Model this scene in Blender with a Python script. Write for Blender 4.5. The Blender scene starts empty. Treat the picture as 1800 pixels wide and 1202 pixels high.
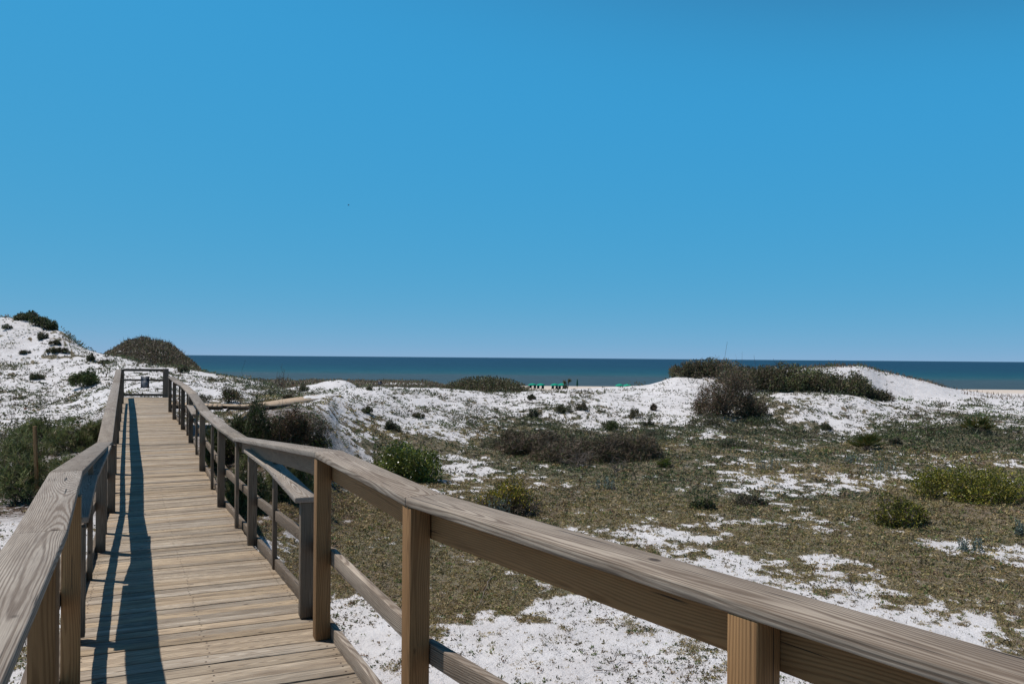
import bpy, math, random
import numpy as np
from mathutils import Vector, Matrix

random.seed(7)
rng = np.random.default_rng(11)
scene = bpy.context.scene
COL = scene.collection

# ----------------------------------------------------------------------------
# measured camera: 28 mm lens, eye 9.5 m above the sea, tiny roll
# ----------------------------------------------------------------------------
F = 1400.0
ZE = 9.5
RS = 0.0082
HC = 27.6


def ray(px, py):
    dx, dy = px - 900.0, py - 601.0
    return (dx + dy * RS) / F, (-dx * RS + dy - HC) / F


def at(px, py, Y):
    a, b = ray(px, py)
    return Vector((a * Y, Y, ZE - b * Y))


def proj(x, y, z):
    u = x / y * F
    v = (ZE - z) / y * F + HC
    return u - v * RS + 900.0, v + u * RS + 601.0


# ----------------------------------------------------------------------------
# small helpers
# ----------------------------------------------------------------------------
def link(o, parent=None):
    COL.objects.link(o)
    if parent is not None:
        o.parent = parent
    return o


def tag(o, label=None, cat=None, group=None, kind=None):
    if label:
        o['label'] = label
    if cat:
        o['category'] = cat
    if group:
        o['group'] = group
    if kind:
        o['kind'] = kind
    return o


def empty(name, loc, label, cat, group=None):
    o = bpy.data.objects.new(name, None)
    o.location = loc
    o.empty_display_size = 0.2
    link(o)
    return tag(o, label, cat, group)


def mesh_np(name, V, faces, mat, parent=None, attrs=None, smooth=False, world=True):
    """V (n,3) world coordinates; faces (m,k) int array with k verts per face."""
    V = np.asarray(V, dtype=np.float64).reshape(-1, 3)
    if parent is not None and world:
        V = V - np.array(parent_origin(parent))
    fa = np.asarray(faces, dtype=np.int32)
    m, k = fa.shape
    me = bpy.data.meshes.new(name)
    me.vertices.add(len(V))
    me.vertices.foreach_set('co', V.astype(np.float32).ravel())
    me.loops.add(m * k)
    me.loops.foreach_set('vertex_index', fa.ravel())
    me.polygons.add(m)
    me.polygons.foreach_set('loop_start', np.arange(0, m * k, k, dtype=np.int32))
    try:
        me.polygons.foreach_set('loop_total', np.full(m, k, dtype=np.int32))
    except Exception:
        pass
    me.update(calc_edges=True)
    if smooth:
        me.polygons.foreach_set('use_smooth', np.ones(m, dtype=bool))
    for an, (typ, arr) in (attrs or {}).items():
        a = me.attributes.new(an, typ, 'POINT')
        key = {'FLOAT': 'value', 'FLOAT_VECTOR': 'vector', 'FLOAT_COLOR': 'color'}[typ]
        a.data.foreach_set(key, np.asarray(arr, dtype=np.float32).ravel())
    me.materials.append(mat)
    o = bpy.data.objects.new(name, me)
    link(o, parent)
    return o


def parent_origin(p):
    v = Vector((0, 0, 0))
    while p is not None:
        v = v + p.location
        p = p.parent
    return v


class Boxes:
    """Collects hexahedra with wood coordinates; builds ONE mesh."""
    def __init__(self):
        self.V, self.Fc, self.W, self.R = [], [], [], []
        self.n = 0

    def hexa(self, c, along, across, depth, rnd=None):
        """c: 8 corners, order: bottom loop 0-3, top loop 4-7."""
        c = [Vector(p) for p in c]
        o = sum(c, Vector()) / 8
        along, across, depth = Vector(along).normalized(), Vector(across).normalized(), Vector(depth).normalized()
        rnd = random.random() if rnd is None else rnd
        off = rnd * 37.0
        for p in c:
            d = p - o
            self.W.append((d.dot(along) + off, d.dot(across), d.dot(depth)))
            self.V.append(tuple(p))
            self.R.append(rnd)
        n = self.n
        for q in ((0, 3, 2, 1), (4, 5, 6, 7), (0, 1, 5, 4), (1, 2, 6, 5), (2, 3, 7, 6), (3, 0, 4, 7)):
            self.Fc.append(tuple(n + i for i in q))
        self.n += 8

    def beam(self, a, b, w, t, side=None, up=None, rnd=None):
        """straight beam a->b; w along 'side' (horizontal), t along up."""
        a, b = Vector(a), Vector(b)
        d = (b - a).normalized()
        if side is None:
            side = d.cross(Vector((0, 0, 1)))
            side = Vector((1, 0, 0)) if side.length < 1e-4 else side.normalized()
        else:
            side = Vector(side).normalized()
        up = side.cross(d).normalized() if up is None else Vector(up).normalized()
        s, u = side * w / 2, up * t / 2
        c = [a - s - u, a + s - u, b + s - u, b - s - u, a - s + u, a + s + u, b + s + u, b - s + u]
        self.hexa(c, d, side, up, rnd)

    def build(self, name, mat, parent=None, bevel=0.004):
        o = mesh_np(name, np.array(self.V), np.array(self.Fc), mat, parent,
                    {'wc': ('FLOAT_VECTOR', np.array(self.W)), 'wr': ('FLOAT', np.array(self.R))})
        if bevel:
            m = o.modifiers.new('bevel', 'BEVEL')
            m.width = bevel
            m.segments = 2
            m.limit_method = 'ANGLE'
            m.use_clamp_overlap = True
        return o


# ----------------------------------------------------------------------------
# materials
# ----------------------------------------------------------------------------
def new_mat(name):
    m = bpy.data.materials.new(name)
    m.use_nodes = True
    nt = m.node_tree
    nt.nodes.clear()
    out = nt.nodes.new('ShaderNodeOutputMaterial')
    bs = nt.nodes.new('ShaderNodeBsdfPrincipled')
    nt.links.new(bs.outputs[0], out.inputs[0])
    return m, nt, bs


class G:
    """tiny node-graph helper"""
    def __init__(self, nt):
        self.nt = nt

    def _in(self, sock, v):
        if v is None:
            return
        if hasattr(v, 'is_output') or isinstance(v, bpy.types.NodeSocket):
            self.nt.links.new(v, sock)
        else:
            sock.default_value = v

    def math(self, op, a, b=None, c=None, clamp=False):
        n = self.nt.nodes.new('ShaderNodeMath')
        n.operation = op
        n.use_clamp = clamp
        self._in(n.inputs[0], a)
        self._in(n.inputs[1], b)
        self._in(n.inputs[2], c)
        return n.outputs[0]

    def mix(self, f, a, b, mode='MIX'):
        n = self.nt.nodes.new('ShaderNodeMix')
        n.data_type = 'RGBA'
        n.blend_type = mode
        n.clamp_factor = True
        self._in(n.inputs[0], f)
        self._in(n.inputs[6], a)
        self._in(n.inputs[7], b)
        return n.outputs[2]

    def noise(self, vec, scale, detail=3, rough=0.55, dist=0.0):
        n = self.nt.nodes.new('ShaderNodeTexNoise')
        self._in(n.inputs['Vector'], vec)
        n.inputs['Scale'].default_value = scale
        n.inputs['Detail'].default_value = detail
        n.inputs['Roughness'].default_value = rough
        n.inputs['Distortion'].default_value = dist
        return n.outputs[0]

    def voro(self, vec, scale, feature='F1', out=0):
        n = self.nt.nodes.new('ShaderNodeTexVoronoi')
        n.feature = feature
        self._in(n.inputs['Vector'], vec)
        n.inputs['Scale'].default_value = scale
        return n.outputs[out]

    def mapr(self, v, a, b, c=0.0, d=1.0, smooth=False):
        n = self.nt.nodes.new('ShaderNodeMapRange')
        if smooth:
            n.interpolation_type = 'SMOOTHSTEP'
        self._in(n.inputs[0], v)
        for i, x in zip((1, 2, 3, 4), (a, b, c, d)):
            n.inputs[i].default_value = x
        return n.outputs[0]

    def attr(self, name, out):
        n = self.nt.nodes.new('ShaderNodeAttribute')
        n.attribute_name = name
        return n.outputs[out]

    def sep(self, v):
        n = self.nt.nodes.new('ShaderNodeSeparateXYZ')
        self._in(n.inputs[0], v)
        return n.outputs

    def comb(self, x, y, z):
        n = self.nt.nodes.new('ShaderNodeCombineXYZ')
        for i, v in enumerate((x, y, z)):
            self._in(n.inputs[i], v)
        return n.outputs[0]

    def bump(self, h, strength, dist, normal=None):
        n = self.nt.nodes.new('ShaderNodeBump')
        n.inputs['Strength'].default_value = strength
        n.inputs['Distance'].default_value = dist
        self._in(n.inputs['Height'], h)
        if normal is not None:
            self._in(n.inputs['Normal'], normal)
        return n.outputs[0]

    def ramp(self, f, stops):
        n = self.nt.nodes.new('ShaderNodeValToRGB')
        self._in(n.inputs[0], f)
        els = n.color_ramp.elements
        while len(els) < len(stops):
            els.new(0.5)
        for e, (p, c) in zip(els, stops):
            e.position = p
            e.color = c
        return n.outputs[0]


def rgb(r, g, b):
    """sRGB 0-255 -> linear"""
    def f(c):
        c /= 255.0
        return c / 12.92 if c <= 0.04045 else ((c + 0.055) / 1.055) ** 2.4
    return (f(r), f(g), f(b), 1.0)


def wood(name, light, dark, alt, ring=0.0075, ringmix=0.75, fibre=0.35, knots=True, tone=0.35, bump=0.5):
    m, nt, bs = new_mat(name)
    g = G(nt)
    wc = g.attr('wc', 1)
    wr = g.attr('wr', 2)
    x, y, z = g.sep(wc)
    # low frequency wander of the pith along the board
    lx = g.comb(g.math('MULTIPLY', x, 0.8), g.math('MULTIPLY', y, 3.0), g.math('MULTIPLY', z, 3.0))
    n1 = g.noise(lx, 1.0, 1, 0.4)
    lx2 = g.comb(g.math('ADD', g.math('MULTIPLY', x, 0.55), 71.0), 0.3, 0.9)
    n2 = g.noise(lx2, 1.0, 1, 0.4)
    y0 = g.math('MULTIPLY', g.math('SUBTRACT', g.math('FRACT', g.math('MULTIPLY', wr, 13.7)), 0.5), 0.09)
    yy = g.math('ADD', g.math('SUBTRACT', y, y0), g.math('MULTIPLY', g.math('SUBTRACT', n1, 0.5), 0.13))
    zz = g.math('ADD', g.math('ADD', z, 0.035), g.math('MULTIPLY', g.math('SUBTRACT', n2, 0.5), 0.17))
    r = g.math('SQRT', g.math('ADD', g.math('MULTIPLY', yy, yy), g.math('MULTIPLY', zz, zz)))
    jig = g.noise(g.comb(g.math('MULTIPLY', x, 5.0), g.math('MULTIPLY', y, 30.0), g.math('MULTIPLY', z, 30.0)), 1.0, 2)
    ph = g.math('ADD', g.math('MULTIPLY', r, 6.2832 / ring), g.math('MULTIPLY', jig, 4.5))
    s = g.math('SINE', ph)
    s = g.mapr(s, -0.5, 1.0, 0.0, 1.0, True)
    fib = g.noise(g.comb(g.math('MULTIPLY', x, 6.0), g.math('MULTIPLY', y, 260.0), g.math('MULTIPLY', z, 260.0)), 1.0, 3, 0.6)
    blot = g.noise(g.comb(g.math('MULTIPLY', x, 2.2), g.math('MULTIPLY', y, 12.0), g.math('MULTIPLY', z, 12.0)), 1.0, 3, 0.6)
    fr = g.math('FRACT', g.math('MULTIPLY', wr, 7.31))
    base = g.mix(g.math('MULTIPLY', fr, 1.0), light, alt)
    base = g.mix(g.mapr(blot, 0.35, 0.7, 0.0, tone), base, dark)
    c = g.mix(g.math('MULTIPLY', s, ringmix), base, dark)
    c = g.mix(g.mapr(fib, 0.52, 0.70, 0.0, fibre), c, (dark[0] * 0.45, dark[1] * 0.42, dark[2] * 0.42, 1))
    c = g.mix(g.mapr(fib, 0.45, 0.30, 0.0, fibre * 0.7), c, (min(1, light[0] * 1.25), min(1, light[1] * 1.25), min(1, light[2] * 1.25), 1))
    # weather checks: long thin dark cracks
    ck = g.noise(g.comb(g.math('MULTIPLY', x, 1.6), g.math('MULTIPLY', y, 95.0), g.math('MULTIPLY', z, 95.0)), 1.0, 1, 0.4)
    c = g.mix(g.mapr(ck, 0.715, 0.74, 0.0, 0.85), c, (0.012, 0.010, 0.009, 1))
    if knots:
        kv = g.voro(g.comb(g.math('MULTIPLY', x, 3.0), g.math('MULTIPLY', y, 5.0), g.math('MULTIPLY', z, 5.0)), 1.0)
        c = g.mix(g.mapr(kv, 0.085, 0.045, 0.0, 0.85, True), c, (dark[0] * 0.28, dark[1] * 0.24, dark[2] * 0.22, 1))
    val = g.math('ADD', 0.59, g.math('MULTIPLY', g.math('FRACT', g.math('MULTIPLY', wr, 29.3)), 0.36))
    c = g.mix(1.0, c, g.comb(val, val, val), 'MULTIPLY')
    nt.links.new(c, bs.inputs['Base Color'])
    bs.inputs['Roughness'].default_value = 0.78
    bs.inputs['Specular IOR Level'].default_value = 0.25
    h = g.math('ADD', g.math('MULTIPLY', s, -0.5), g.math('MULTIPLY', fib, -0.8))
    h = g.math('ADD', h, g.mapr(ck, 0.70, 0.74, 0.0, -2.0))
    nt.links.new(g.bump(h, bump, 0.002), bs.inputs['Normal'])
    return m


WOOD_CAP = wood('weathered_grey_cap_wood', rgb(184, 170, 153), rgb(114, 98, 84), rgb(166, 157, 148), ring=0.0062, ringmix=0.8, fibre=0.45, tone=0.6)
WOOD_CAPNEW = wood('weathered_brown_cap_wood', rgb(184, 168, 150), rgb(108, 91, 76), rgb(168, 154, 139), ring=0.0085, ringmix=0.8, fibre=0.5, tone=0.75)
WOOD_NEW = wood('newer_brown_post_wood', rgb(164, 124, 82), rgb(114, 80, 48), rgb(170, 132, 90), ring=0.009, ringmix=0.55, fibre=0.25)
WOOD_OLD = wood('old_grey_post_wood', rgb(138, 120, 101), rgb(86, 71, 57), rgb(124, 110, 95), ring=0.007, ringmix=0.6, fibre=0.5)
WOOD_DECK = wood('tan_grey_deck_wood', rgb(208, 182, 148), rgb(122, 105, 88), rgb(188, 176, 160), ring=0.0055, ringmix=0.6, fibre=0.6, tone=0.7, bump=0.8)
WOOD_FAR = wood('pale_tan_deck_wood', rgb(205, 178, 148), rgb(160, 135, 108), rgb(196, 172, 145), ring=0.007, ringmix=0.5, fibre=0.4)


def plain(name, col, rough=0.6, spec=0.3, noise=0.0, scale=20.0):
    m, nt, bs = new_mat(name)
    bs.inputs['Roughness'].default_value = rough
    bs.inputs['Specular IOR Level'].default_value = spec
    if noise:
        g = G(nt)
        tc = nt.nodes.new('ShaderNodeTexCoord')
        n = g.noise(tc.outputs['Object'], scale, 4)
        c = g.mix(g.mapr(n, 0.3, 0.7), (col[0] * (1 - noise), col[1] * (1 - noise), col[2] * (1 - noise), 1),
                  (min(1, col[0] * (1 + noise)), min(1, col[1] * (1 + noise)), min(1, col[2] * (1 + noise)), 1))
        nt.links.new(c, bs.inputs['Base Color'])
    else:
        bs.inputs['Base Color'].default_value = col
    return m


def leaf_mat(name, rough=0.5, spec=0.3, trans=0.25):
    m, nt, bs = new_mat(name)
    g = G(nt)
    c = g.attr('col', 0)
    nt.links.new(c, bs.inputs['Base Color'])
    bs.inputs['Roughness'].default_value = rough
    bs.inputs['Specular IOR Level'].default_value = spec
    if trans:
        tr = nt.nodes.new('ShaderNodeBsdfTranslucent')
        nt.links.new(c, tr.inputs[0])
        ms = nt.nodes.new('ShaderNodeMixShader')
        ms.inputs[0].default_value = trans
        nt.links.new(bs.outputs[0], ms.inputs[1])
        nt.links.new(tr.outputs[0], ms.inputs[2])
        out = [n for n in nt.nodes if n.type == 'OUTPUT_MATERIAL'][0]
        nt.links.new(ms.outputs[0], out.inputs[0])
    return m


LEAF = leaf_mat('foliage_leaf', 0.55, 0.25, 0.25)
LEAF_GLOSS = leaf_mat('glossy_foliage_leaf', 0.32, 0.5, 0.2)
LEAF_DRY = leaf_mat('dry_foliage', 0.85, 0.1, 0.1)
BARK = plain('grey_twig_bark', (0.085, 0.068, 0.055, 1), 0.85, 0.15, 0.35, 30)
DEADWOOD = plain('bleached_dead_wood', (0.16, 0.13, 0.11, 1), 0.85, 0.15, 0.35, 30)

# ----------------------------------------------------------------------------
# numpy noise
# ----------------------------------------------------------------------------
_LAT = rng.random((256, 256))


def vnoise(x, y):
    x = np.asarray(x, float)
    y = np.asarray(y, float)
    xi = np.floor(x).astype(int)
    yi = np.floor(y).astype(int)
    fx = x - xi
    fy = y - yi
    fx = fx * fx * fx * (fx * (fx * 6 - 15) + 10)
    fy = fy * fy * fy * (fy * (fy * 6 - 15) + 10)
    a = _LAT[xi & 255, yi & 255]
    b = _LAT[(xi + 1) & 255, yi & 255]
    c = _LAT[xi & 255, (yi + 1) & 255]
    d = _LAT[(xi + 1) & 255, (yi + 1) & 255]
    return (a * (1 - fx) + b * fx) * (1 - fy) + (c * (1 - fx) + d * fx) * fy


def fbm(x, y, octs=4, g=0.5):
    s, a, t = 0.0, 1.0, 0.0
    for i in range(octs):
        s = s + a * vnoise(x * 2 ** i + 17.3 * i, y * 2 ** i + 9.1 * i)
        t += a
        a *= g
    return s / t


def pchip(xk, yk, x):
    xk = np.asarray(xk, float)
    yk = np.asarray(yk, float)
    h = np.diff(xk)
    d = np.diff(yk) / h
    m = np.zeros_like(yk)
    for i in range(1, len(xk) - 1):
        if d[i - 1] * d[i] > 0:
            w1, w2 = 2 * h[i] + h[i - 1], h[i] + 2 * h[i - 1]
            m[i] = (w1 + w2) / (w1 / d[i - 1] + w2 / d[i])
    m[0], m[-1] = d[0], d[-1]
    x = np.clip(x, xk[0], xk[-1])
    i = np.clip(np.searchsorted(xk, x) - 1, 0, len(h) - 1)
    t = (x - xk[i]) / h[i]
    return ((1 + 2 * t) * (1 - t) ** 2 * yk[i] + t * (1 - t) ** 2 * h[i] * m[i]
            + t * t * (3 - 2 * t) * yk[i + 1] + t * t * (t - 1) * h[i] * m[i + 1])


# ----------------------------------------------------------------------------
# terrain: profile of the ground (depth, drop below the eye) along bearings.
# entries (Y, py) are read as picture rows; (Y, None, D) give the drop directly
# ----------------------------------------------------------------------------
END = [(165, None, 6.6), (190, None, 7.75), (215, None, 8.15), (255, None, 9.0), (272, None, 9.55), (300, None, 10.4), (345, None, 12.0)]
FORE = [(120, None, 5.6), (150, None, 5.6), (160, 672), (172, None, 6.4), (190, None, 7.75), (215, None, 8.15), (255, None, 9.0), (272, None, 9.55), (300, None, 10.4), (345, None, 12.0)]
NL = [(0.3, None, 3.0), (8, None, 2.95)]
NR = [(0.3, None, 3.45), (8, None, 3.65)]
PROF = {
    -260: NL + [(14.5, None, 2.85), (30, None, 2.6), (38, None, 2.0), (50, None, 0.4), (62, None, -3.6), (70, None, -3.4), (90, None, 2.0), (120, None, 5.6)] + END,
    0: NL + [(14.5, 900), (30, 748), (38, 702), (50, 638), (60, 558), (66, None, -2.3), (84, None, 2.5), (120, None, 5.6)] + END,
    45: NL + [(14.5, 900), (30, 748), (38, 703), (50, 640), (60, 563), (66, None, -1.9), (84, None, 2.5), (120, None, 5.6)] + END,
    100: NL + [(14.5, 900), (30, 750), (38, 705), (48, 652), (58, 582), (64, None, -1.1), (84, None, 2.5), (120, None, 5.6)] + END,
    150: NL + [(14.5, 895), (28, 752), (36, 705), (46, 655), (56, 613), (63, None, 0.2), (84, None, 2.0), (120, None, 5.6)] + END,
    190: NL + [(14, None, 2.95), (24, None, 2.5), (34, 700), (45, 655), (55, 622), (62, None, 0.9), (74, 624), (84, None, 0.9), (105, None, 3.8), (120, None, 5.6)] + END,
    215: [(0.3, None, 3.0), (8, None, 3.05), (15, None, 3.0), (22, None, 2.4), (29, None, 1.75), (38, 683), (54, 627), (62, None, 1.0), (76, 609), (86, None, 0.1), (105, None, 3.6), (120, None, 5.6)] + END,
    250: [(0.3, None, 3.1), (8, None, 3.1), (15, None, 3.0), (22, None, 2.4), (28, None, 1.72), (31, None, 1.58), (40, 670), (53, 637), (62, None, 1.3), (76, 600), (86, None, -0.5), (105, None, 3.4), (120, None, 5.6)] + END,
    285: [(0.3, None, 3.1), (8, None, 3.2), (15, None, 3.1), (22, None, 2.5), (28, None, 1.85), (31, None, 1.65), (40, 670), (52, 643), (62, None, 1.5), (76, 605), (86, None, -0.2), (105, None, 3.4), (120, None, 5.6)] + END,
    318: [(0.3, None, 3.2), (8, None, 3.2), (15, None, 3.2), (24, None, 2.7), (29, None, 2.1), (34, 695), (42, 672), (51, 648), (62, None, 2.0), (76, 627), (86, None, 1.2), (105, None, 3.6), (120, None, 5.6)] + END,
    345: [(0.3, None, 3.2), (8, None, 3.3), (15, None, 3.3), (24, None, 2.8), (29, None, 2.1), (34, 696), (42, 675), (50, 653), (62, None, 2.4), (76, 648), (86, None, 2.4), (105, None, 4.2), (120, None, 5.6)] + END,
    400: [(0.3, None, 3.3), (8, None, 3.4), (15, None, 3.4), (24, None, 2.9), (29, None, 2.15), (34, 698), (41, 682), (48, 665), (60, None, 3.0), (80, None, 4.4)] + FORE,
    450: [(0.3, None, 3.3), (8, None, 3.45), (15, None, 3.4), (20, None, 3.0), (24, None, 2.35), (28, None, 1.95), (33, None, 1.95), (37, 697), (41, 688), (47, 672), (60, None, 3.0), (80, None, 4.4)] + FORE,
    500: [(0.3, None, 3.4), (8, None, 3.5), (14, None, 3.6), (18, None, 3.2), (22, None, 2.45), (25, 735), (28, 716), (32, None, 1.93), (38, 697), (45, 687), (55, None, 3.0), (70, None, 3.6), (90, 683), (105, None, 4.8)] + FORE,
    545: NR + [(14, None, 3.75), (19, None, 3.3), (23, 763), (26, 730), (29, 713), (32, 703), (36, 695.5), (40, 691.5), (45, None, 2.3), (50, None, 2.7), (62, None, 3.3), (90, 676), (105, None, 4.6)] + FORE,
    575: NR + [(14, None, 3.75), (20, None, 3.4), (24.5, 767), (28, 731), (31, 708), (35, 696), (39, 690.5), (44, None, 2.1), (50, None, 2.7), (62, None, 3.3), (90, 672), (105, None, 4.6)] + FORE,
    600: NR + [(16, None, 3.8), (21, None, 3.6), (26, 775), (29.5, 745), (33, 715), (36.5, 699), (42, 691), (47, 686), (53, None, 2.6), (62, None, 3.2), (74, None, 3.3), (90, 669), (105, None, 4.6)] + FORE,
    660: NR + [(16, None, 3.8), (24, None, 3.8), (29, 778), (33, 748), (37, 718), (42, 697), (47, 684), (50, 681), (58, None, 2.7), (80, None, 4.2), (100, None, 4.6)] + FORE,
    720: NR + [(16, None, 3.8), (26, None, 3.85), (32, 770), (38, 734), (43, 709), (48, 693), (54, 684), (62, None, 2.9), (80, None, 4.2), (100, None, 4.8)] + FORE,
    800: NR + [(16, None, 3.85), (28, None, 3.9), (37, 757), (43, 728), (49, 706), (56, 688), (64, None, 3.0), (80, None, 3.8), (95, None, 4.6), (120, None, 5.6), (150, 685)] + END,
    900: NR + [(16, None, 3.85), (30, None, 3.95), (42, 750), (49, 722), (55, 700), (60, 690), (67, None, 3.3), (82, None, 4.0), (95, None, 4.8), (125, None, 6.2), (150, None, 6.9), (170, None, 7.4)] + END[1:],
    1000: NR + [(16, None, 3.85), (30, None, 3.95), (43, 753), (50, 720), (56, 697), (62, 684), (68, None, 3.3), (85, None, 5.0), (125, None, 6.4), (150, None, 6.9), (170, None, 7.4)] + END[1:],
    1090: NR + [(16, None, 3.85), (30, None, 3.95), (43, 757), (50, 725), (56, 697), (62, 679), (68, None, 2.9), (85, None, 5.0), (125, None, 6.4), (150, None, 6.9), (170, None, 7.4)] + END[1:],
    1140: NR + [(16, None, 3.85), (30, None, 3.95), (43, 755), (49, 730), (56, 695), (62, 677), (68, None, 2.7), (85, None, 5.0), (125, None, 6.4), (150, None, 6.9), (170, None, 7.4)] + END[1:],
    1190: NR + [(16, None, 3.85), (30, None, 3.95), (44, 750), (50, 722), (56, 690), (62, 662), (70, None, 2.0), (85, None, 4.2), (125, None, 6.2)] + END,
    1250: NR + [(16, None, 3.85), (30, None, 3.95), (45, 742), (50, 718), (56, 690), (63, 658), (70, None, 1.7), (85, None, 3.8), (125, None, 6.0)] + END,
    1320: NR + [(16, None, 3.85), (30, None, 3.95), (44, 752), (50, 716), (55, 694), (62, 676), (68, 658), (74, None, 1.9), (90, None, 3.8), (125, None, 6.0)] + END,
    1400: NR + [(16, None, 3.85), (30, None, 3.95), (42, 766), (48, 722), (54, 693), (61, 683), (68, 663), (77, 648), (86, None, 1.6), (105, None, 3.8), (130, None, 6.0)] + END,
    1460: NR + [(16, None, 3.85), (30, None, 3.95), (42, 768), (48, 727), (54, 694), (62, 688), (70, 660), (78, 643), (87, None, 1.5), (105, None, 3.8), (130, None, 6.0)] + END,
    1510: NR + [(16, None, 3.85), (30, None, 3.95), (42, 769), (48, 733), (54, 699), (63, 692), (71, 664), (79, 643), (88, None, 1.5), (105, None, 3.8), (130, None, 6.0)] + END,
    1560: NR + [(16, None, 3.85), (30, None, 3.95), (43, 762), (49, 733), (55, 710), (66, 700), (74, 674), (82, 656), (90, None, 2.0), (108, None, 4.0), (130, None, 6.0)] + END,
    1640: NR + [(16, None, 3.85), (30, None, 3.95), (46, 748), (55, 722), (66, 708), (76, 688), (84, 673), (92, None, 3.0), (110, None, 4.8), (130, None, 6.2)] + END,
    1700: NR + [(16, None, 3.85), (30, None, 3.95), (47, 741), (58, 720), (72, 704), (80, 695), (88, 689), (98, None, 4.0), (115, None, 5.4), (140, None, 6.6)] + END,
    1800: NR + [(16, None, 3.85), (30, None, 3.95), (46, 746), (60, 722), (78, 704), (88, 698), (98, None, 4.6), (120, None, 5.9), (140, None, 6.8)] + END,
    2060: NR + [(16, None, 3.85), (30, None, 3.95), (46, 748), (60, 724), (78, 704), (88, 699), (98, None, 4.6), (120, None, 5.9), (140, None, 6.8)] + END,
}
cols = sorted(PROF)
R_GRID = np.concatenate([[0.0], np.geomspace(0.4, 400.0, 760)])
Hc = []
for px in cols:
    rr, hh = [], []
    for e in PROF[px]:
        Y = e[0]
        if e[1] is None:
            a = (px - 900) / F
            D = e[2]
        else:
            a, b = ray(px, e[1])
            D = b * Y
        rr.append(Y * math.sqrt(1 + a * a))
        hh.append(ZE - D)
    lim = rr[-1]
    Hc.append(pchip(rr, hh, np.minimum(R_GRID, lim)))
Hc = np.array(Hc)
AZ = np.radians(np.concatenate([np.arange(-180, -40, 4.0), np.arange(-40, 40, 0.12), np.arange(40, 180.1, 4.0)]))
AZ_PX = np.where(np.abs(AZ) < 1.2, 900 + F * np.tan(np.clip(AZ, -1.2, 1.2)), np.where(AZ > 0, 4000, -4000))
AZ_PX = np.clip(AZ_PX, cols[0], cols[-1])
Hg = np.array([pchip(cols, Hc[:, j], AZ_PX) for j in range(len(R_GRID))]).T      # [az, r]
# behind the viewer blend to a common level so both ends meet
back = np.clip((np.abs(AZ) - np.radians(55)) / np.radians(90), 0, 1)[:, None]
Hg = Hg * (1 - back) + np.minimum(6.2, Hg) * back
Hback = 0.5 * (Hg[0] + Hg[-1])
bl = np.clip((np.abs(AZ) - np.radians(120)) / np.radians(55), 0, 1)[:, None]
Hg = Hg * (1 - bl) + Hback[None, :] * bl
XX = np.sin(AZ)[:, None] * R_GRID[None, :]
YY = np.cos(AZ)[:, None] * R_GRID[None, :]
rr = R_GRID[None, :]
amp = np.clip((rr - 6) / 40, 0.06, 1.0) * np.clip((240 - rr) / 60, 0, 1)
hum = (fbm(XX / 5.0 + 40, YY / 5.0 + 11, 3) - 0.5) * 0.40 + (fbm(XX / 1.3 + 3, YY / 1.3 + 70, 3) - 0.5) * 0.16
Hg = Hg + hum * amp + (fbm(XX / 0.45, YY / 0.45, 2) - 0.5) * 0.025 * np.clip((60 - rr) / 30, 0, 1)


def ground_z(x, y):
    x = np.asarray(x, float)
    y = np.asarray(y, float)
    az = np.arctan2(x, y)
    r = np.hypot(x, y)
    ia = np.interp(az, AZ, np.arange(len(AZ)))
    ir = np.interp(r, R_GRID, np.arange(len(R_GRID)))
    a0 = np.clip(ia.astype(int), 0, len(AZ) - 2)
    r0 = np.clip(ir.astype(int), 0, len(R_GRID) - 2)
    fa, fr = ia - a0, ir - r0
    return (Hg[a0, r0] * (1 - fa) * (1 - fr) + Hg[a0 + 1, r0] * fa * (1 - fr)
            + Hg[a0, r0 + 1] * (1 - fa) * fr + Hg[a0 + 1, r0 + 1] * fa * fr)


def hit(px, py, ymin=3.0, ymax=300.0):
    """ground point seen at a picture position"""
    a, b = ray(px, py)
    Y = np.geomspace(ymin, ymax, 6000)
    zr = ZE - b * Y
    g = ground_z(a * Y, Y)
    k = np.argmax(zr <= g)
    if not (zr <= g).any():
        k = np.argmin(zr - g)
    y = float(Y[k])
    return Vector((a * y, y, float(ground_z(a * y, y))))


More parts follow.
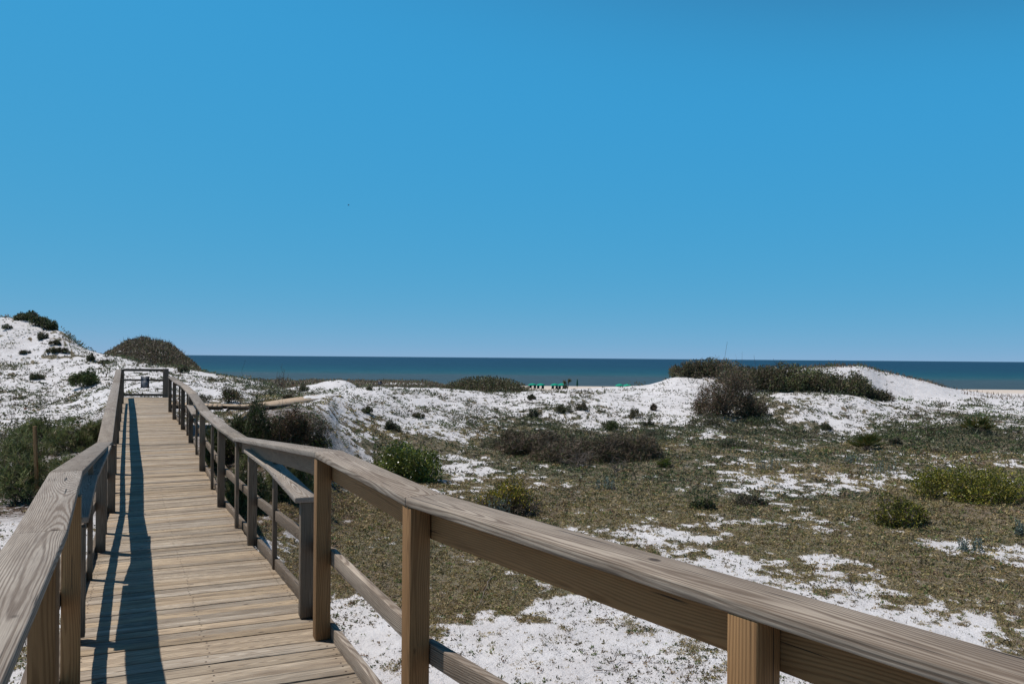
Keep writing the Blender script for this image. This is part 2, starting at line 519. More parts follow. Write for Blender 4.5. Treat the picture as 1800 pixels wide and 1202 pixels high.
# ---- cover map: how densely low plants cover the ground ---------------------
CPX = [-300, 0, 100, 200, 350, 450, 560, 600, 700, 800, 900, 1000, 1100, 1200, 1300, 1400, 1500, 1600, 1700, 1800, 2100]
CPY = [560, 640, 680, 700, 720, 740, 760, 780, 800, 820, 840, 860, 880, 900, 920, 940, 960, 980, 1000, 1020, 1040, 1060, 1080, 1100, 1130, 1202]
CV = np.array([
 [.2,.2,.25,.25,.2,.2,.1,.1,.1,.1,.1,.1,.1,.1,.2,.2,.05,.03,.03,.03,.03],
 [.25,.25,.25,.2,.15,.3,.1,.1,.1,.1,.1,.1,.1,.1,.2,.3,.1,.03,.03,.03,.03],
 [.2,.25,.2,.2,.2,.35,.15,.08,.08,.08,.08,.1,.1,.1,.3,.4,.1,.02,.02,.04,.04],
 [.3,.45,.4,.2,.3,.4,.3,.1,.12,.12,.18,.18,.14,.18,.5,.3,.25,.06,.05,.08,.1],
 [.1,.12,.1,.15,.4,.4,.3,.18,.2,.2,.3,.3,.22,.22,.8,.28,.28,.2,.25,.12,.1],
 [.3,.35,.25,.2,.5,.5,.35,.28,.35,.3,.5,.5,.35,.3,.9,.35,.3,.4,.6,.35,.4],
 [.5,.5,.45,.3,.6,.6,.4,.38,.6,.6,.85,.9,.8,.75,.9,.65,.4,.8,.9,.7,.7],
 [.6,.6,.5,.3,.6,.6,.4,.4,.8,.8,.95,.95,.95,.9,.9,.9,.85,.95,.95,.7,.7],
 [.6,.6,.5,.3,.7,.7,.3,.3,.8,.7,.9,.95,.95,.95,.9,.8,.9,.9,.9,.6,.6],
 [.6,.6,.5,.3,.7,.7,.4,.4,.8,.4,.8,.9,.9,.9,.8,.7,.85,.7,.8,.9,.9],
 [.6,.6,.5,.3,.7,.7,.6,.6,.8,.4,.55,.9,.95,.9,.5,.35,.5,.7,.8,.9,.9],
 [.6,.6,.5,.3,.7,.7,.6,.55,.75,.6,.6,.8,.95,.8,.5,.3,.6,.8,.9,.9,.9],
 [.5,.5,.4,.2,.7,.7,.8,.8,.9,.9,.9,.9,.95,.95,.8,.8,.9,.9,.9,.8,.8],
 [.2,.2,.15,.1,.7,.7,.8,.85,.9,.95,.95,.95,.95,.95,.95,.9,.9,.9,.9,.8,.8],
 [.06,.06,.06,.06,.6,.6,.8,.85,.9,.95,.95,.85,.85,.8,.95,.95,.95,.95,.95,.9,.9],
 [.05,.05,.05,.05,.4,.4,.8,.9,.95,.95,.95,.5,.35,.4,.95,.95,.95,.95,.9,.8,.8],
 [.05,.05,.05,.05,.3,.3,.8,.9,.95,.95,.95,.75,.4,.35,.85,.95,.95,.7,.6,.5,.5],
 [.05,.05,.05,.05,.2,.2,.8,.9,.95,.95,.95,.9,.5,.25,.35,.75,.6,.9,.6,.4,.4],
 [.05,.05,.05,.05,.2,.2,.8,.9,.95,.95,.95,.9,.4,.1,.15,.6,.85,.7,.8,.6,.6],
 [.05,.05,.05,.05,.2,.2,.8,.9,.95,.95,.9,.8,.3,.07,.07,.3,.7,.9,.8,.6,.6],
 [.05,.05,.05,.05,.2,.2,.8,.85,.95,.95,.9,.6,.1,.05,.05,.12,.5,.9,.8,.7,.7],
 [.05,.05,.05,.05,.1,.1,.5,.5,.65,.9,.75,.4,.05,.05,.05,.05,.2,.7,.8,.7,.7],
 [.05,.05,.05,.05,.1,.1,.12,.15,.2,.4,.4,.1,.04,.04,.04,.04,.1,.25,.5,.7,.7],
 [.05,.05,.05,.05,.1,.1,.1,.12,.14,.08,.08,.05,.04,.04,.04,.04,.08,.12,.3,.6,.6],
 [.05,.05,.05,.05,.1,.1,.1,.12,.1,.06,.05,.05,.05,.05,.05,.05,.05,.08,.3,.5,.5],
 [.05,.05,.05,.05,.08,.08,.08,.08,.06,.05,.05,.05,.05,.05,.05,.05,.05,.06,.2,.4,.4]])


def cover(x, y, z, raw=False):
    """0..1 probability that low plants cover this ground point"""
    x, y, z = np.asarray(x, float), np.asarray(y, float), np.asarray(z, float)
    yy = np.maximum(y, 0.8)
    px, py = proj(x, yy, z)
    ix = np.interp(px, CPX, np.arange(len(CPX)))
    iy = np.interp(py, CPY, np.arange(len(CPY)))
    i0 = np.clip(ix.astype(int), 0, len(CPX) - 2)
    j0 = np.clip(iy.astype(int), 0, len(CPY) - 2)
    fx, fy = ix - i0, iy - j0
    c = (CV[j0, i0] * (1 - fx) * (1 - fy) + CV[j0, i0 + 1] * fx * (1 - fy)
         + CV[j0 + 1, i0] * (1 - fx) * fy + CV[j0 + 1, i0 + 1] * fx * fy)
    if raw:
        return c
    r = np.hypot(x, y)
    n = 0.28 * fbm(x / 5.5 + 5, y / 6.5 + 5, 3) + 0.24 * fbm(x / 1.5 + 25, y / 1.9 + 15, 3, 0.6) + 0.48 * fbm(x / 0.34 + 45, y / 0.42 + 35, 3, 0.7)
    # spread the noise to a roughly even 0..1 distribution
    n = np.clip((n - 0.5) * 3.4 + 0.5, 0, 1)
    out = np.clip((c - n) * 2.3 + 0.5, 0, 1)
    return np.where(r > 150, np.where(r > 200, 0, out * 0.5), out)


# ---- terrain mesh -----------------------------------------------------------
na, nr = Hg.shape
V = np.stack([XX, YY, Hg], -1).reshape(-1, 3)
ii, jj = np.meshgrid(np.arange(na - 1), np.arange(nr - 1), indexing='ij')
q = (ii * nr + jj).ravel()
faces = np.stack([q, q + nr, q + nr + 1, q + 1], -1)[:, ::-1]
cov = cover(V[:, 0], V[:, 1], V[:, 2])

sand, nt, bs = new_mat('white_sand')
g = G(nt)
geo = nt.nodes.new('ShaderNodeNewGeometry')
pos = geo.outputs['Position']
cv = g.attr('cover', 2)
beach = g.attr('beach', 2)
n_f = g.noise(pos, 9.0, 6, 0.7)
n_m = g.noise(pos, 1.1, 4, 0.6)
n_s = g.noise(pos, 42.0, 4, 0.7)
sc = g.mix(g.mapr(n_m, 0.35, 0.7), (0.620, 0.595, 0.592, 1), (0.52, 0.492, 0.486, 1))
sc = g.mix(g.mapr(n_s, 0.55, 0.70, 0.0, 0.45), sc, (0.23, 0.205, 0.19, 1))
sp = g.voro(pos, 16.0)
spm = g.math('MULTIPLY', g.mapr(sp, 0.16, 0.10, 0.0, 0.75), g.mapr(g.noise(pos, 2.3, 2), 0.48, 0.6))
sc = g.mix(spm, sc, (0.10, 0.08, 0.065, 1))
sc = g.mix(beach, sc, (0.52, 0.44, 0.37, 1))
lit = g.mix(g.mapr(n_f, 0.35, 0.65), (0.120, 0.092, 0.048, 1), (0.23, 0.18, 0.105, 1))
pt = g.noise(pos, 0.33, 3, 0.6)
lit = g.mix(g.mapr(pt, 0.48, 0.62, 0.0, 0.7), lit, (0.105, 0.100, 0.048, 1))
lit = g.mix(g.mapr(pt, 0.46, 0.34, 0.0, 0.7), lit, (0.150, 0.104, 0.066, 1))
lit = g.mix(g.mapr(n_s, 0.45, 0.62), lit, (0.055, 0.046, 0.028, 1))
f = g.math('ADD', cv, g.math('MULTIPLY', g.math('SUBTRACT', n_f, 0.5), 0.9))
c = g.mix(g.mapr(f, 0.52, 0.72, 0.0, 0.93), sc, lit)
lt = g.attr('litter', 2)
c = g.mix(g.math('MULTIPLY', lt, g.mapr(n_f, 0.35, 0.5)), c, (0.075, 0.048, 0.032, 1))
nt.links.new(c, bs.inputs['Base Color'])
bs.inputs['Roughness'].default_value = 0.9
bs.inputs['Specular IOR Level'].default_value = 0.12
h0 = g.bump(g.voro(pos, 2.1, 'SMOOTH_F1'), 0.55, 0.10)
h1 = g.bump(g.noise(pos, 3.6, 6, 0.68), 0.9, 0.10, h0)
h2 = g.bump(n_s, 0.8, 0.016, h1)
nt.links.new(h2, bs.inputs['Normal'])

# fallen brown litter under the scrub on the left and around the walkway thicket
def blob(cx, cy, rx, ry):
    d = ((V[:, 0] - cx) / rx) ** 2 + ((V[:, 1] - cy) / ry) ** 2
    return np.clip(1.25 - d, 0, 1)
litter = np.zeros(len(V))
for px_, py_, rx, ry in ((40, 885, 2.3, 1.6), (-60, 860, 3, 4), (110, 850, 1.4, 3), (100, 780, 4, 5), (470, 850, 3.0, 4.5), (440, 770, 3, 5)):
    p = hit(px_, py_)
    litter = np.maximum(litter, blob(p.x, p.y, rx, ry))
rV = np.hypot(V[:, 0], V[:, 1])
bch = np.clip((rV - 185) / 20, 0, 1)
terrain = mesh_np('sand_ground', V, faces, sand, None,
                  {'cover': ('FLOAT', cov), 'litter': ('FLOAT', litter), 'beach': ('FLOAT', bch)}, smooth=True)
tag(terrain, kind='structure')

# ---- sea ---------------------------------------------------------------------
sea_m, nt, bs = new_mat('sea_water')
g = G(nt)
geo = nt.nodes.new('ShaderNodeNewGeometry')
pos = geo.outputs['Position']
x, y, z = g.sep(pos)
stretch = g.comb(g.math('MULTIPLY', x, 0.01), g.math('MULTIPLY', y, 0.02), 0.0)
wob = g.math('MULTIPLY', g.math('SUBTRACT', g.noise(stretch, 1.0, 3), 0.5), 90.0)
yd = g.math('ADD', g.math('ADD', y, wob), g.math('MULTIPLY', x, 0.10))
inv = g.math('DIVIDE', 260.0, g.math('MAXIMUM', yd, 200.0))
col = g.ramp(inv, [(0.0, (0.018, 0.046, 0.082, 1)), (0.06, (0.012, 0.036, 0.068, 1)), (0.28, (0.012, 0.042, 0.070, 1)),
                   (0.46, (0.014, 0.060, 0.080, 1)), (0.56, (0.026, 0.076, 0.084, 1)), (0.63, (0.050, 0.072, 0.078, 1)), (0.95, (0.054, 0.070, 0.072, 1))])
w1 = g.noise(g.comb(g.math('MULTIPLY', x, 0.035), g.math('MULTIPLY', y, 0.10), 0.0), 1.0, 4, 0.65)
w2 = g.noise(g.comb(g.math('MULTIPLY', x, 0.25), g.math('MULTIPLY', y, 0.45), 0.0), 1.0, 3, 0.6)
tone = g.math('ADD', g.mapr(w1, 0.3, 0.7, 0.66, 1.02), g.mapr(w2, 0.3, 0.7, -0.14, 0.14))
col = g.mix(1.0, col, g.comb(tone, tone, tone), 'MULTIPLY')
cap = g.noise(g.comb(g.math('MULTIPLY', x, 0.22), g.math('MULTIPLY', y, 0.5), 0.0), 1.0, 2, 0.5)
bar = g.math('MULTIPLY', g.mapr(yd, 380, 420), g.mapr(yd, 560, 450))
col = g.mix(g.math('MULTIPLY', g.mapr(cap, 0.70, 0.74), g.math('ADD', g.math('MULTIPLY', bar, 0.6), 0.04)), col, (0.45, 0.5, 0.5, 1))
nt.links.new(col, bs.inputs['Base Color'])
bs.inputs['Roughness'].default_value = 0.45
bs.inputs['Specular IOR Level'].default_value = 0.06
nt.links.new(g.bump(w2, 0.6, 0.5), bs.inputs['Normal'])
sx = np.array([-70000, -8000, -1500, -400, 0, 400, 1500, 8000, 70000.0])
sy = np.array([200, 400, 800, 1600, 4000, 12000, 30000, 70000.0])
SX, SY = np.meshgrid(sx, sy, indexing='ij')
sv = np.stack([SX, SY, np.zeros_like(SX)], -1).reshape(-1, 3)
ii, jj = np.meshgrid(np.arange(len(sx) - 1), np.arange(len(sy) - 1), indexing='ij')
q = (ii * len(sy) + jj).ravel()
sea = mesh_np('sea', sv, np.stack([q, q + len(sy), q + len(sy) + 1, q + 1], -1), sea_m)
tag(sea, kind='structure')

# ----------------------------------------------------------------------------
# boardwalk, seen from the camera standing on it
# ----------------------------------------------------------------------------
DKY = [0.0, 4.9, 5.4, 7.28, 8.6, 10.7, 13.6, 16.8, 19.2, 21.8, 24.0, 26.6, 28.2, 60]
DKD = [1.72, 1.72, 1.76, 1.95, 2.05, 2.04, 1.97, 1.85, 1.80, 1.76, 1.69, 1.56, 1.50, 1.50]


def deck_drop(Y):
    return float(np.interp(Y, DKY, DKD))


def on_deck(px, py):
    a, b = ray(px, py)
    Y = 5.0
    for _ in range(60):
        Y = 0.5 * Y + 0.5 * deck_drop(Y) / b
    return Vector((a * Y, Y, ZE - deck_drop(Y)))


# cross-sections (left edge, right edge) of the deck, near to far
SEC = [((0.72, -2.2), (2.6, -0.35)), ((-0.25, 0.0), (1.62, 0.83)), ((-1.03, 1.6), (0.64, 2.02)), ((-1.62, 2.78), (-0.34, 3.36))]
SEC = [(Vector((a[0], a[1], ZE - 1.72)), Vector((b[0], b[1], ZE - 1.72))) for a, b in SEC]
for l, r in (((143, 1170), (590, 1114)), ((165, 1033), (489, 1001)), ((183, 980), (441, 957)), ((193, 902), (395, 884)),
             ((202, 834), (359, 827)), ((206, 783), (340, 778)), ((209, 758), (325, 755)), ((212, 739.5), (309, 737)), ((213.5, 726), (302, 724))):
    SEC.append((on_deck(*l), on_deck(*r)))
for l, r, Y in (((216, 0), (299.5, 0), 26.0), ((217, 0), (299.5, 0), 28.25)):
    z = ZE - deck_drop(Y)
    SEC.append((Vector(((l[0] - 900) / F * Y, Y, z)), Vector(((r[0] - 900) / F * Y, Y, z))))

boardwalk = empty('boardwalk', (-1.0, 1.7, ZE - 1.72), 'weathered tan plank boardwalk running over the dunes to the small gate', 'boardwalk')
bx = Boxes()
SEC = [(l - (r - l).normalized() * 0.10, r) for l, r in SEC]
mids = [(l + r) / 2 for l, r in SEC]
cum = [0.0]
for i in range(1, len(mids)):
    cum.append(cum[-1] + (mids[i] - mids[i - 1]).length)


def sec_at(s):
    i = min(max(int(np.searchsorted(cum, s)) - 1, 0), len(cum) - 2)
    t = (s - cum[i]) / (cum[i + 1] - cum[i])
    return SEC[i][0].lerp(SEC[i + 1][0], t), SEC[i][1].lerp(SEC[i + 1][1], t)


s = 0.0
TH = 0.038
NAILS = []
while s < cum[-1] - 0.15:
    w = random.uniform(0.135, 0.142)
    l0, r0 = sec_at(s)
    l1, r1 = sec_at(s + w)
    ax = (r0 - l0).normalized()
    jl, jr = random.uniform(-.006, .008), random.uniform(-.006, .008)
    dz = Vector((0, 0, random.uniform(-.004, .004)))
    l0, l1, r0, r1 = l0 - ax * jl + dz, l1 - ax * jl + dz, r0 + ax * jr + dz, r1 + ax * jr + dz
    dn = Vector((0, 0, TH))
    al = (l1 - l0).normalized()
    bx.hexa([l0 - dn, r0 - dn, r1 - dn, l1 - dn, l0, r0, r1, l1], ax, al, (0, 0, 1))
    if s < 15:
        for t_ in (0.05, 0.50, 0.95):
            for q_ in (.22, .78):
                c0 = (l0.lerp(l1, q_)).lerp(r0.lerp(r1, q_), t_ + random.uniform(-.01, .01)) + Vector((random.uniform(-.004, .004), random.uniform(-.004, .004), 0.0012))
                NAILS.append(c0)
    s += w + random.uniform(0.003, 0.010)
bx.build('deck', WOOD_DECK, boardwalk, 0.004)
nv = np.concatenate([np.array(c0)[None] + np.stack([np.cos(np.arange(6) * math.pi / 3), np.sin(np.arange(6) * math.pi / 3), np.zeros(6)], 1) * .0062 for c0 in NAILS])
no = mesh_np('nail_head', nv, np.arange(len(nv)).reshape(-1, 6), plain('rusty_nail', (0.05, 0.032, 0.022, 1), 0.7, 0.3), boardwalk)
no['kind'] = 'stuff'
# joists along the deck edges and piles down into the sand
st = Boxes()
for i in range(len(SEC) - 1):
    for k, sgn in ((0, 1), (1, -1)):
        a, b = SEC[i][k].copy(), SEC[i + 1][k].copy()
        ax = (SEC[i][1] - SEC[i][0]).normalized() * 0.10 * sgn
        dn = Vector((0, 0, TH + 0.094))
        st.beam(a + ax - dn, b + ax - dn, 0.04, 0.185)
st.build('joist', WOOD_OLD, boardwalk, 0.003)
for i in (1, 3, 4, 6, 8, 9, 11, 12):
    for k, sgn in ((0, 1), (1, -1)):
        p = SEC[i][k] + (SEC[i][1] - SEC[i][0]).normalized() * 0.17 * sgn
        pb = Boxes()
        gz = float(ground_z(p.x, p.y))
        if p.z - TH - gz > 0.2:
            pb.beam((p.x, p.y, gz - 0.3), (p.x, p.y, p.z - TH - 0.01), 0.14, 0.14)
            pb.build('pile', WOOD_OLD, boardwalk, 0.006)


# ---- railings ---------------------------------------------------------------
def heading_at(pts, i):
    a = pts[max(i - 1, 0)]
    b = pts[min(i + 1, len(pts) - 1)]
    d = Vector((b[0] - a[0], b[1] - a[1], 0))
    return d.normalized()


def cap_segments(pts, width, thick, root, mat_fn, name='rail_cap'):
    """flat boards along 3-D points (top surface), mitred where they meet"""
    n = len(pts)
    P = [Vector(p) for p in pts]
    nor = []
    for i in range(n - 1):
        d = P[i + 1] - P[i]
        d.z = 0
        d.normalize()
        nor.append(Vector((d.y, -d.x, 0)))
    mit = []
    for i in range(n):
        if i == 0:
            m = nor[0]
        elif i == n - 1:
            m = nor[-1]
        else:
            m = (nor[i - 1] + nor[i]).normalized()
            m = m / max(0.5, m.dot(nor[i]))
        mit.append(m)
    for i in range(n - 1):
        b = Boxes()
        d = (P[i + 1] - P[i]).normalized()
        a0, a1 = P[i] + d * 0.0015, P[i + 1] - d * 0.0015
        h = width / 2
        dn = Vector((0, 0, thick))
        c = [a0 - mit[i] * h, a0 + mit[i] * h, a1 + mit[i + 1] * h, a1 - mit[i + 1] * h]
        b.hexa([p - dn for p in c] + c, d, nor[i], (0, 0, 1))
        b.build(name, mat_fn(i), root, 0.006)


def stick(root, name, base, top_z, along, wa, wc, mat, sink=0.0):
    """vertical post: wa along the rail, wc across it"""
    along = Vector((along[0], along[1], 0)).normalized()
    b = Boxes()
    a = Vector((base[0], base[1], base[2] - sink))
    t = Vector((base[0], base[1], top_z))
    b.beam(a, t, wc, wa, side=Vector((along.y, -along.x, 0)), up=along)
    return b.build(name, mat, root, 0.004)


def boards(root, name, pts, w, t, mat_fn, off=None):
    """upright boards (w thick, t tall) following a list of points; one mesh per span"""
    for i in range(len(pts) - 1):
        a, c = Vector(pts[i]), Vector(pts[i + 1])
        d = (c - a).normalized()
        hz = Vector((d.x, d.y, 0)).normalized()
        side = Vector((hz.y, -hz.x, 0))
        b = Boxes()
        b.beam(a + d * 0.002, c - d * 0.002, w, t, side=side)
        b.build(name, mat_fn(i), root, 0.004)


CT = 0.038
# ---------------- right railing ----------------
rr_root = empty('right_railing'.replace('right_', ''), (-1.0, 4.9, ZE - 1.72),
                'right hand wooden railing that sweeps from the near corner to the gate', 'railing', 'boardwalk railings')
PB = {}
for k, (px_, py_) in {'a': (298.5, 724), 'b': (306, 737), 'c': (315, 746), 'd': (321, 755), 'e': (329, 765), 'f': (335, 778),
                      'g': (345, 798.6), 'h': (355, 827), 'i': (372.5, 859.5), 'j': (388, 891), 'k': (415.5, 927.5),
                      'O2': (442.5, 958), 'l': (482, 1000), 'O1': (537.5, 1082)}.items():
    PB[k] = on_deck(px_, py_)
PB['P3'] = Vector((-1.151, 4.87, ZE - 1.72))
PB['P2'] = Vector((-0.392, 3.31, ZE - 1.72))
PB['P1'] = Vector((0.588, 1.92, ZE - 1.72))
PB['P0'] = Vector((1.60, 0.50, ZE - 1.72))
capD = {'P0': .572, 'P1': .572, 'P2': .578, 'P3': .582, 'k': 0.975, 'j': 0.965, 'h': 0.95, 'f': 0.815, 'd': 0.735, 'b': 0.70, 'a': 0.65}
order = ['P0', 'P1', 'P2', 'P3', 'k', 'j', 'h', 'f', 'd', 'b', 'a']
seq = ['P0', 'P1', 'P2', 'P3', 'O1', 'l', 'O2', 'k', 'j', 'i', 'h', 'g', 'f', 'e', 'd', 'c', 'b', 'a']
bp = [PB[k] for k in seq]


def cap_z(Y, side):
    t = CAPR if side == 'R' else CAPL
    return ZE - float(np.interp(Y, t[0], t[1]))


CAPR = (sorted(PB[k].y for k in order), [c for _, c in sorted((PB[k].y, capD[k]) for k in order)])
hd = {k: heading_at(bp, i) for i, k in enumerate(seq)}
out = {k: Vector((hd[k].y, -hd[k].x, 0)) for k in seq}          # towards the outside (right)
if out['P3'].x < 0:
    out = {k: -v for k, v in out.items()}
cp = []
for k in order:
    if k == 'P1':
        continue
    p = PB[k] + out[k] * 0.035
    if k == 'a':
        p = p - (PB['b'] - PB['a']).normalized() * 0.15
    cp.append((p.x, p.y, ZE - capD[k]))
NEWK = {'P0', 'P1', 'P2', 'P3'}
cap_segments(cp, 0.172, CT, rr_root, lambda i: WOOD_CAPNEW if i < 2 else WOOD_CAP)
for k in seq:
    p = PB[k]
    top = ZE - (capD[k] if k in capD else float(np.interp(p.y, *CAPR))) - CT - 0.002
    if k in NEWK:
        stick(rr_root, 'post', p, top, hd[k], 0.089, 0.089, WOOD_NEW)
    elif k == 'O1':
        stick(rr_root, 'post', p, ZE - 0.985, hd[k], 0.089, 0.089, WOOD_OLD)
    elif k == 'O2':
        stick(rr_root, 'post', p, ZE - 1.055, hd[k], 0.089, 0.089, WOOD_OLD)
    elif k in 'lkigec':
        stick(rr_root, 'baluster', p, top - 0.0, hd[k], 0.085, 0.038, WOOD_OLD)
    else:
        stick(rr_root, 'post', p, top, hd[k], 0.089, 0.089, WOOD_OLD)
# upright board under the cap, mid rail and kick board: on the outer face of the posts
def outer(keys, dz_fn, push=0.066):
    r = []
    for k in keys:
        p = PB[k] + out[k] * push
        r.append((p.x, p.y, dz_fn(k, p)))
    return r
boards(rr_root, 'cap_support', outer(order[:5], lambda k, p: ZE - capD[k] - CT - 0.003 - 0.068), 0.038, 0.136, lambda i: WOOD_NEW if i < 3 else WOOD_OLD)
boards(rr_root, 'cap_support', outer(order[4:], lambda k, p: ZE - capD[k] - CT - 0.003 - 0.044), 0.038, 0.088, lambda i: WOOD_OLD)
mk = ['P0', 'P1', 'P2', 'P3', 'O1', 'O2', 'j', 'h', 'f', 'd', 'b', 'a']
boards(rr_root, 'mid_rail', outer(mk, lambda k, p: PB[k].z + (0.49 if k in NEWK else 0.47)), 0.04, 0.089, lambda i: WOOD_CAPNEW if i < 3 else WOOD_OLD)
boards(rr_root, 'kick_board', outer(mk, lambda k, p: PB[k].z + 0.025), 0.04, 0.105, lambda i: WOOD_CAPNEW if i < 3 else WOOD_OLD)
# older, lower rail boards kept inside the raised section
o1 = PB['O1'] - out['O1'] * 0.012
o2 = PB['O2'] - out['O2'] * 0.012
lm = PB['l'] - out['l'] * 0.02
d0 = (o1 - o2).normalized()
o1x = o1 + Vector((d0.x, d0.y, 0)) * 0.06
cap_segments([(o1x.x, o1x.y, ZE - 0.945), (lm.x, lm.y, ZE - 0.985)], 0.15, CT, rr_root, lambda i: WOOD_CAP, 'low_rail_cap')
lm2 = lm + (o2 - lm).normalized() * 0.004
o2x = o2 - Vector((d0.x, d0.y, 0)) * 0.05
cap_segments([(lm2.x, lm2.y, ZE - 0.995), (o2x.x, o2x.y, ZE - 1.012)], 0.15, CT, rr_root, lambda i: WOOD_CAP, 'low_rail_cap')
fe = PB['f'] - out['f'] * 0.01
ge = PB['g'] - out['g'] * 0.01
cap_segments([(fe.x, fe.y, fe.z + 0.80), (ge.x, ge.y, ge.z + 0.78)], 0.15, CT, rr_root, lambda i: WOOD_CAP, 'low_rail_cap')

# ---------------- left railing ----------------
lr_root = empty('railing', (-2.1, 4.2, ZE - 1.72), 'left hand wooden railing casting its striped shadow on the deck', 'railing', 'boardwalk railings')
LC = [(0.95, -2.4, .62), (-0.62, 0.55, .64)] + [(at(px_, 0, Y).x, Y, D) for px_, Y, D in
     ((78, 2.94, .655), (123, 4.76, .70), (190.5, 10.3, 1.13), (199, 13.2, .96), (209.5, 21.0, .75), (213.5, 27.9, .53))]
CAPL = ([c[1] for c in LC], [c[2] for c in LC])
cap_segments([(c[0], c[1], ZE - c[2]) for c in LC], 0.176, CT, lr_root, lambda i: WOOD_CAP)


def left_edge(Y):
    ys = [s_[0].y for s_ in SEC]
    return Vector((float(np.interp(Y, ys, [s_[0].x for s_ in SEC])), Y, ZE - deck_drop(Y)))


LP = [('n', -0.9), ('n', 0.9), ('n', 2.80), ('n', 4.06), ('o', 4.86), ('t', 6.66), ('o', 8.04), ('t', 8.96), ('p', 10.3), ('t', 11.6), ('p', 13.2),
      ('t', 14.8), ('p', 16.6), ('t', 17.6), ('p', 18.9), ('t', 20.0), ('p', 21.0), ('t', 22.0), ('p', 23.3), ('t', 24.6), ('p', 25.9)]
LPY = [4.86, 6.66, 8.04, 10.3, 13.2, 16.6, 18.9, 21.0, 23.3, 25.9]
LPX = [139.0, 161.0, 179.5, 198.0, 201.5, 206.5, 209.0, 211.0, 213.0, 215.5]
lpos = []
for kind, Y in LP:
    xc = float(np.interp(Y, [c[1] for c in LC], [c[0] for c in LC]))
    if kind == 'n':
        p = Vector((xc + (0.032 if Y < 3 else 0.066), Y, ZE - deck_drop(Y)))
    else:
        p = Vector(((float(np.interp(Y, LPY, LPX)) - 900) / F * Y, Y, ZE - deck_drop(Y)))
    lpos.append(p)
for i, (kind, Y) in enumerate(LP):
    p = lpos[i]
    h_ = heading_at(lpos, i)
    top = ZE - float(np.interp(Y, *CAPL)) - CT - 0.002
    if kind == 'n':
        stick(lr_root, 'post', p, top, h_ if Y > 3 else Vector((h_.x * .8, h_.y, 0)), 0.084, 0.086, WOOD_NEW)
    elif kind == 'o':
        stick(lr_root, 'post', p, min(top, ZE - 1.05), h_, 0.089, 0.089, WOOD_OLD)
    elif kind == 't':
        stick(lr_root, 'baluster', p, top, h_, 0.085, 0.038, WOOD_OLD)
    else:
        stick(lr_root, 'post', p, top, h_, 0.089, 0.089, WOOD_OLD)


def louter(Ys, zf, push=0.066):
    r = []
    for Y in Ys:
        i = int(np.argmin([abs(a[1] - Y) for a in LP]))
        h_ = heading_at(lpos, i)
        o_ = Vector((-h_.y, h_.x, 0))
        if o_.x > 0:
            o_ = -o_
        p = lpos[i] + o_ * push
        r.append((p.x, p.y, zf(LP[i][1])))
    return r


LY = [-0.9, 0.9, 2.80, 4.06, 4.86, 8.04, 10.3, 13.2, 16.6, 18.9, 21.0, 23.3, 25.9]
capl = lambda Y: ZE - float(np.interp(Y, *CAPL))
boards(lr_root, 'mid_rail', louter(LY, lambda Y: ZE - deck_drop(Y) + 0.48), 0.04, 0.089, lambda i: WOOD_CAPNEW if i < 3 else WOOD_OLD)
boards(lr_root, 'kick_board', louter(LY, lambda Y: ZE - deck_drop(Y) + 0.025), 0.04, 0.105, lambda i: WOOD_CAPNEW if i < 3 else WOOD_OLD)
boards(lr_root, 'cap_support', louter([8.04, 10.3, 13.2, 16.6, 18.9, 21.0, 23.3, 25.9], lambda Y: capl(Y) - CT - 0.05), 0.038, 0.088, lambda i: WOOD_OLD)
for Y0, Y1, D0, D1 in ((4.80, 6.60, .985, 1.00), (6.64, 9.0, 1.012, 1.03)):
    ax_, bx_ = [(float(np.interp(Y, LPY, LPX)) - 900) / F * Y - 0.02 for Y in (Y0, Y1)]
    cap_segments([(ax_, Y0, ZE - D0), (bx_, Y1, ZE - D1)], 0.15, CT, lr_root, lambda i: WOOD_CAP, 'low_rail_cap')

# ---------------- gate at the far end, with its notice ----------------
gl, gr_ = Vector((at(220, 0, 28.2).x, 28.2, ZE - 1.5)), Vector((at(294.5, 0, 28.2).x, 28.3, ZE - 1.5))
gate = empty('gate', ((gl + gr_) / 2), 'low wooden gate of two rails closing the far end of the boardwalk', 'gate')
gd = (gr_ - gl).normalized()
stick(gate, 'post', gl, ZE - 0.52, gd, 0.10, 0.10, WOOD_OLD, 0.5)
stick(gate, 'post', gr_, ZE - 0.49, gd, 0.17, 0.10, WOOD_OLD, 0.5)
gs = gl + gd * 0.052
ge_ = gr_ - gd * 0.088
for D, t in ((0.545, 0.09), (0.90, 0.07), (1.425, 0.09)):
    b = Boxes()
    b.beam(Vector((gs.x, gs.y, ZE - D)), Vector((ge_.x, ge_.y, ZE - D)), 0.04, t)
    b.build('rail', WOOD_OLD, gate, 0.004)
DARK = plain('dark_sign_board', (0.012, 0.013, 0.018, 1), 0.4, 0.4)
PANEL = plain('grey_sign_panel', (0.075, 0.08, 0.10, 1), 0.5, 0.3)
INK = plain('white_sign_lettering', (0.42, 0.44, 0.48, 1), 0.6, 0.2)


def bxs(name, lst, mat, parent):
    b = Boxes()
    for (x0, x1, y0, y1, z0, z1) in lst:
        b.hexa([(x0, y0, z0), (x1, y0, z0), (x1, y1, z0), (x0, y1, z0), (x0, y0, z1), (x1, y0, z1), (x1, y1, z1), (x0, y1, z1)], (1, 0, 0), (0, 1, 0), (0, 0, 1))
    return b.build(name, mat, parent, 0)


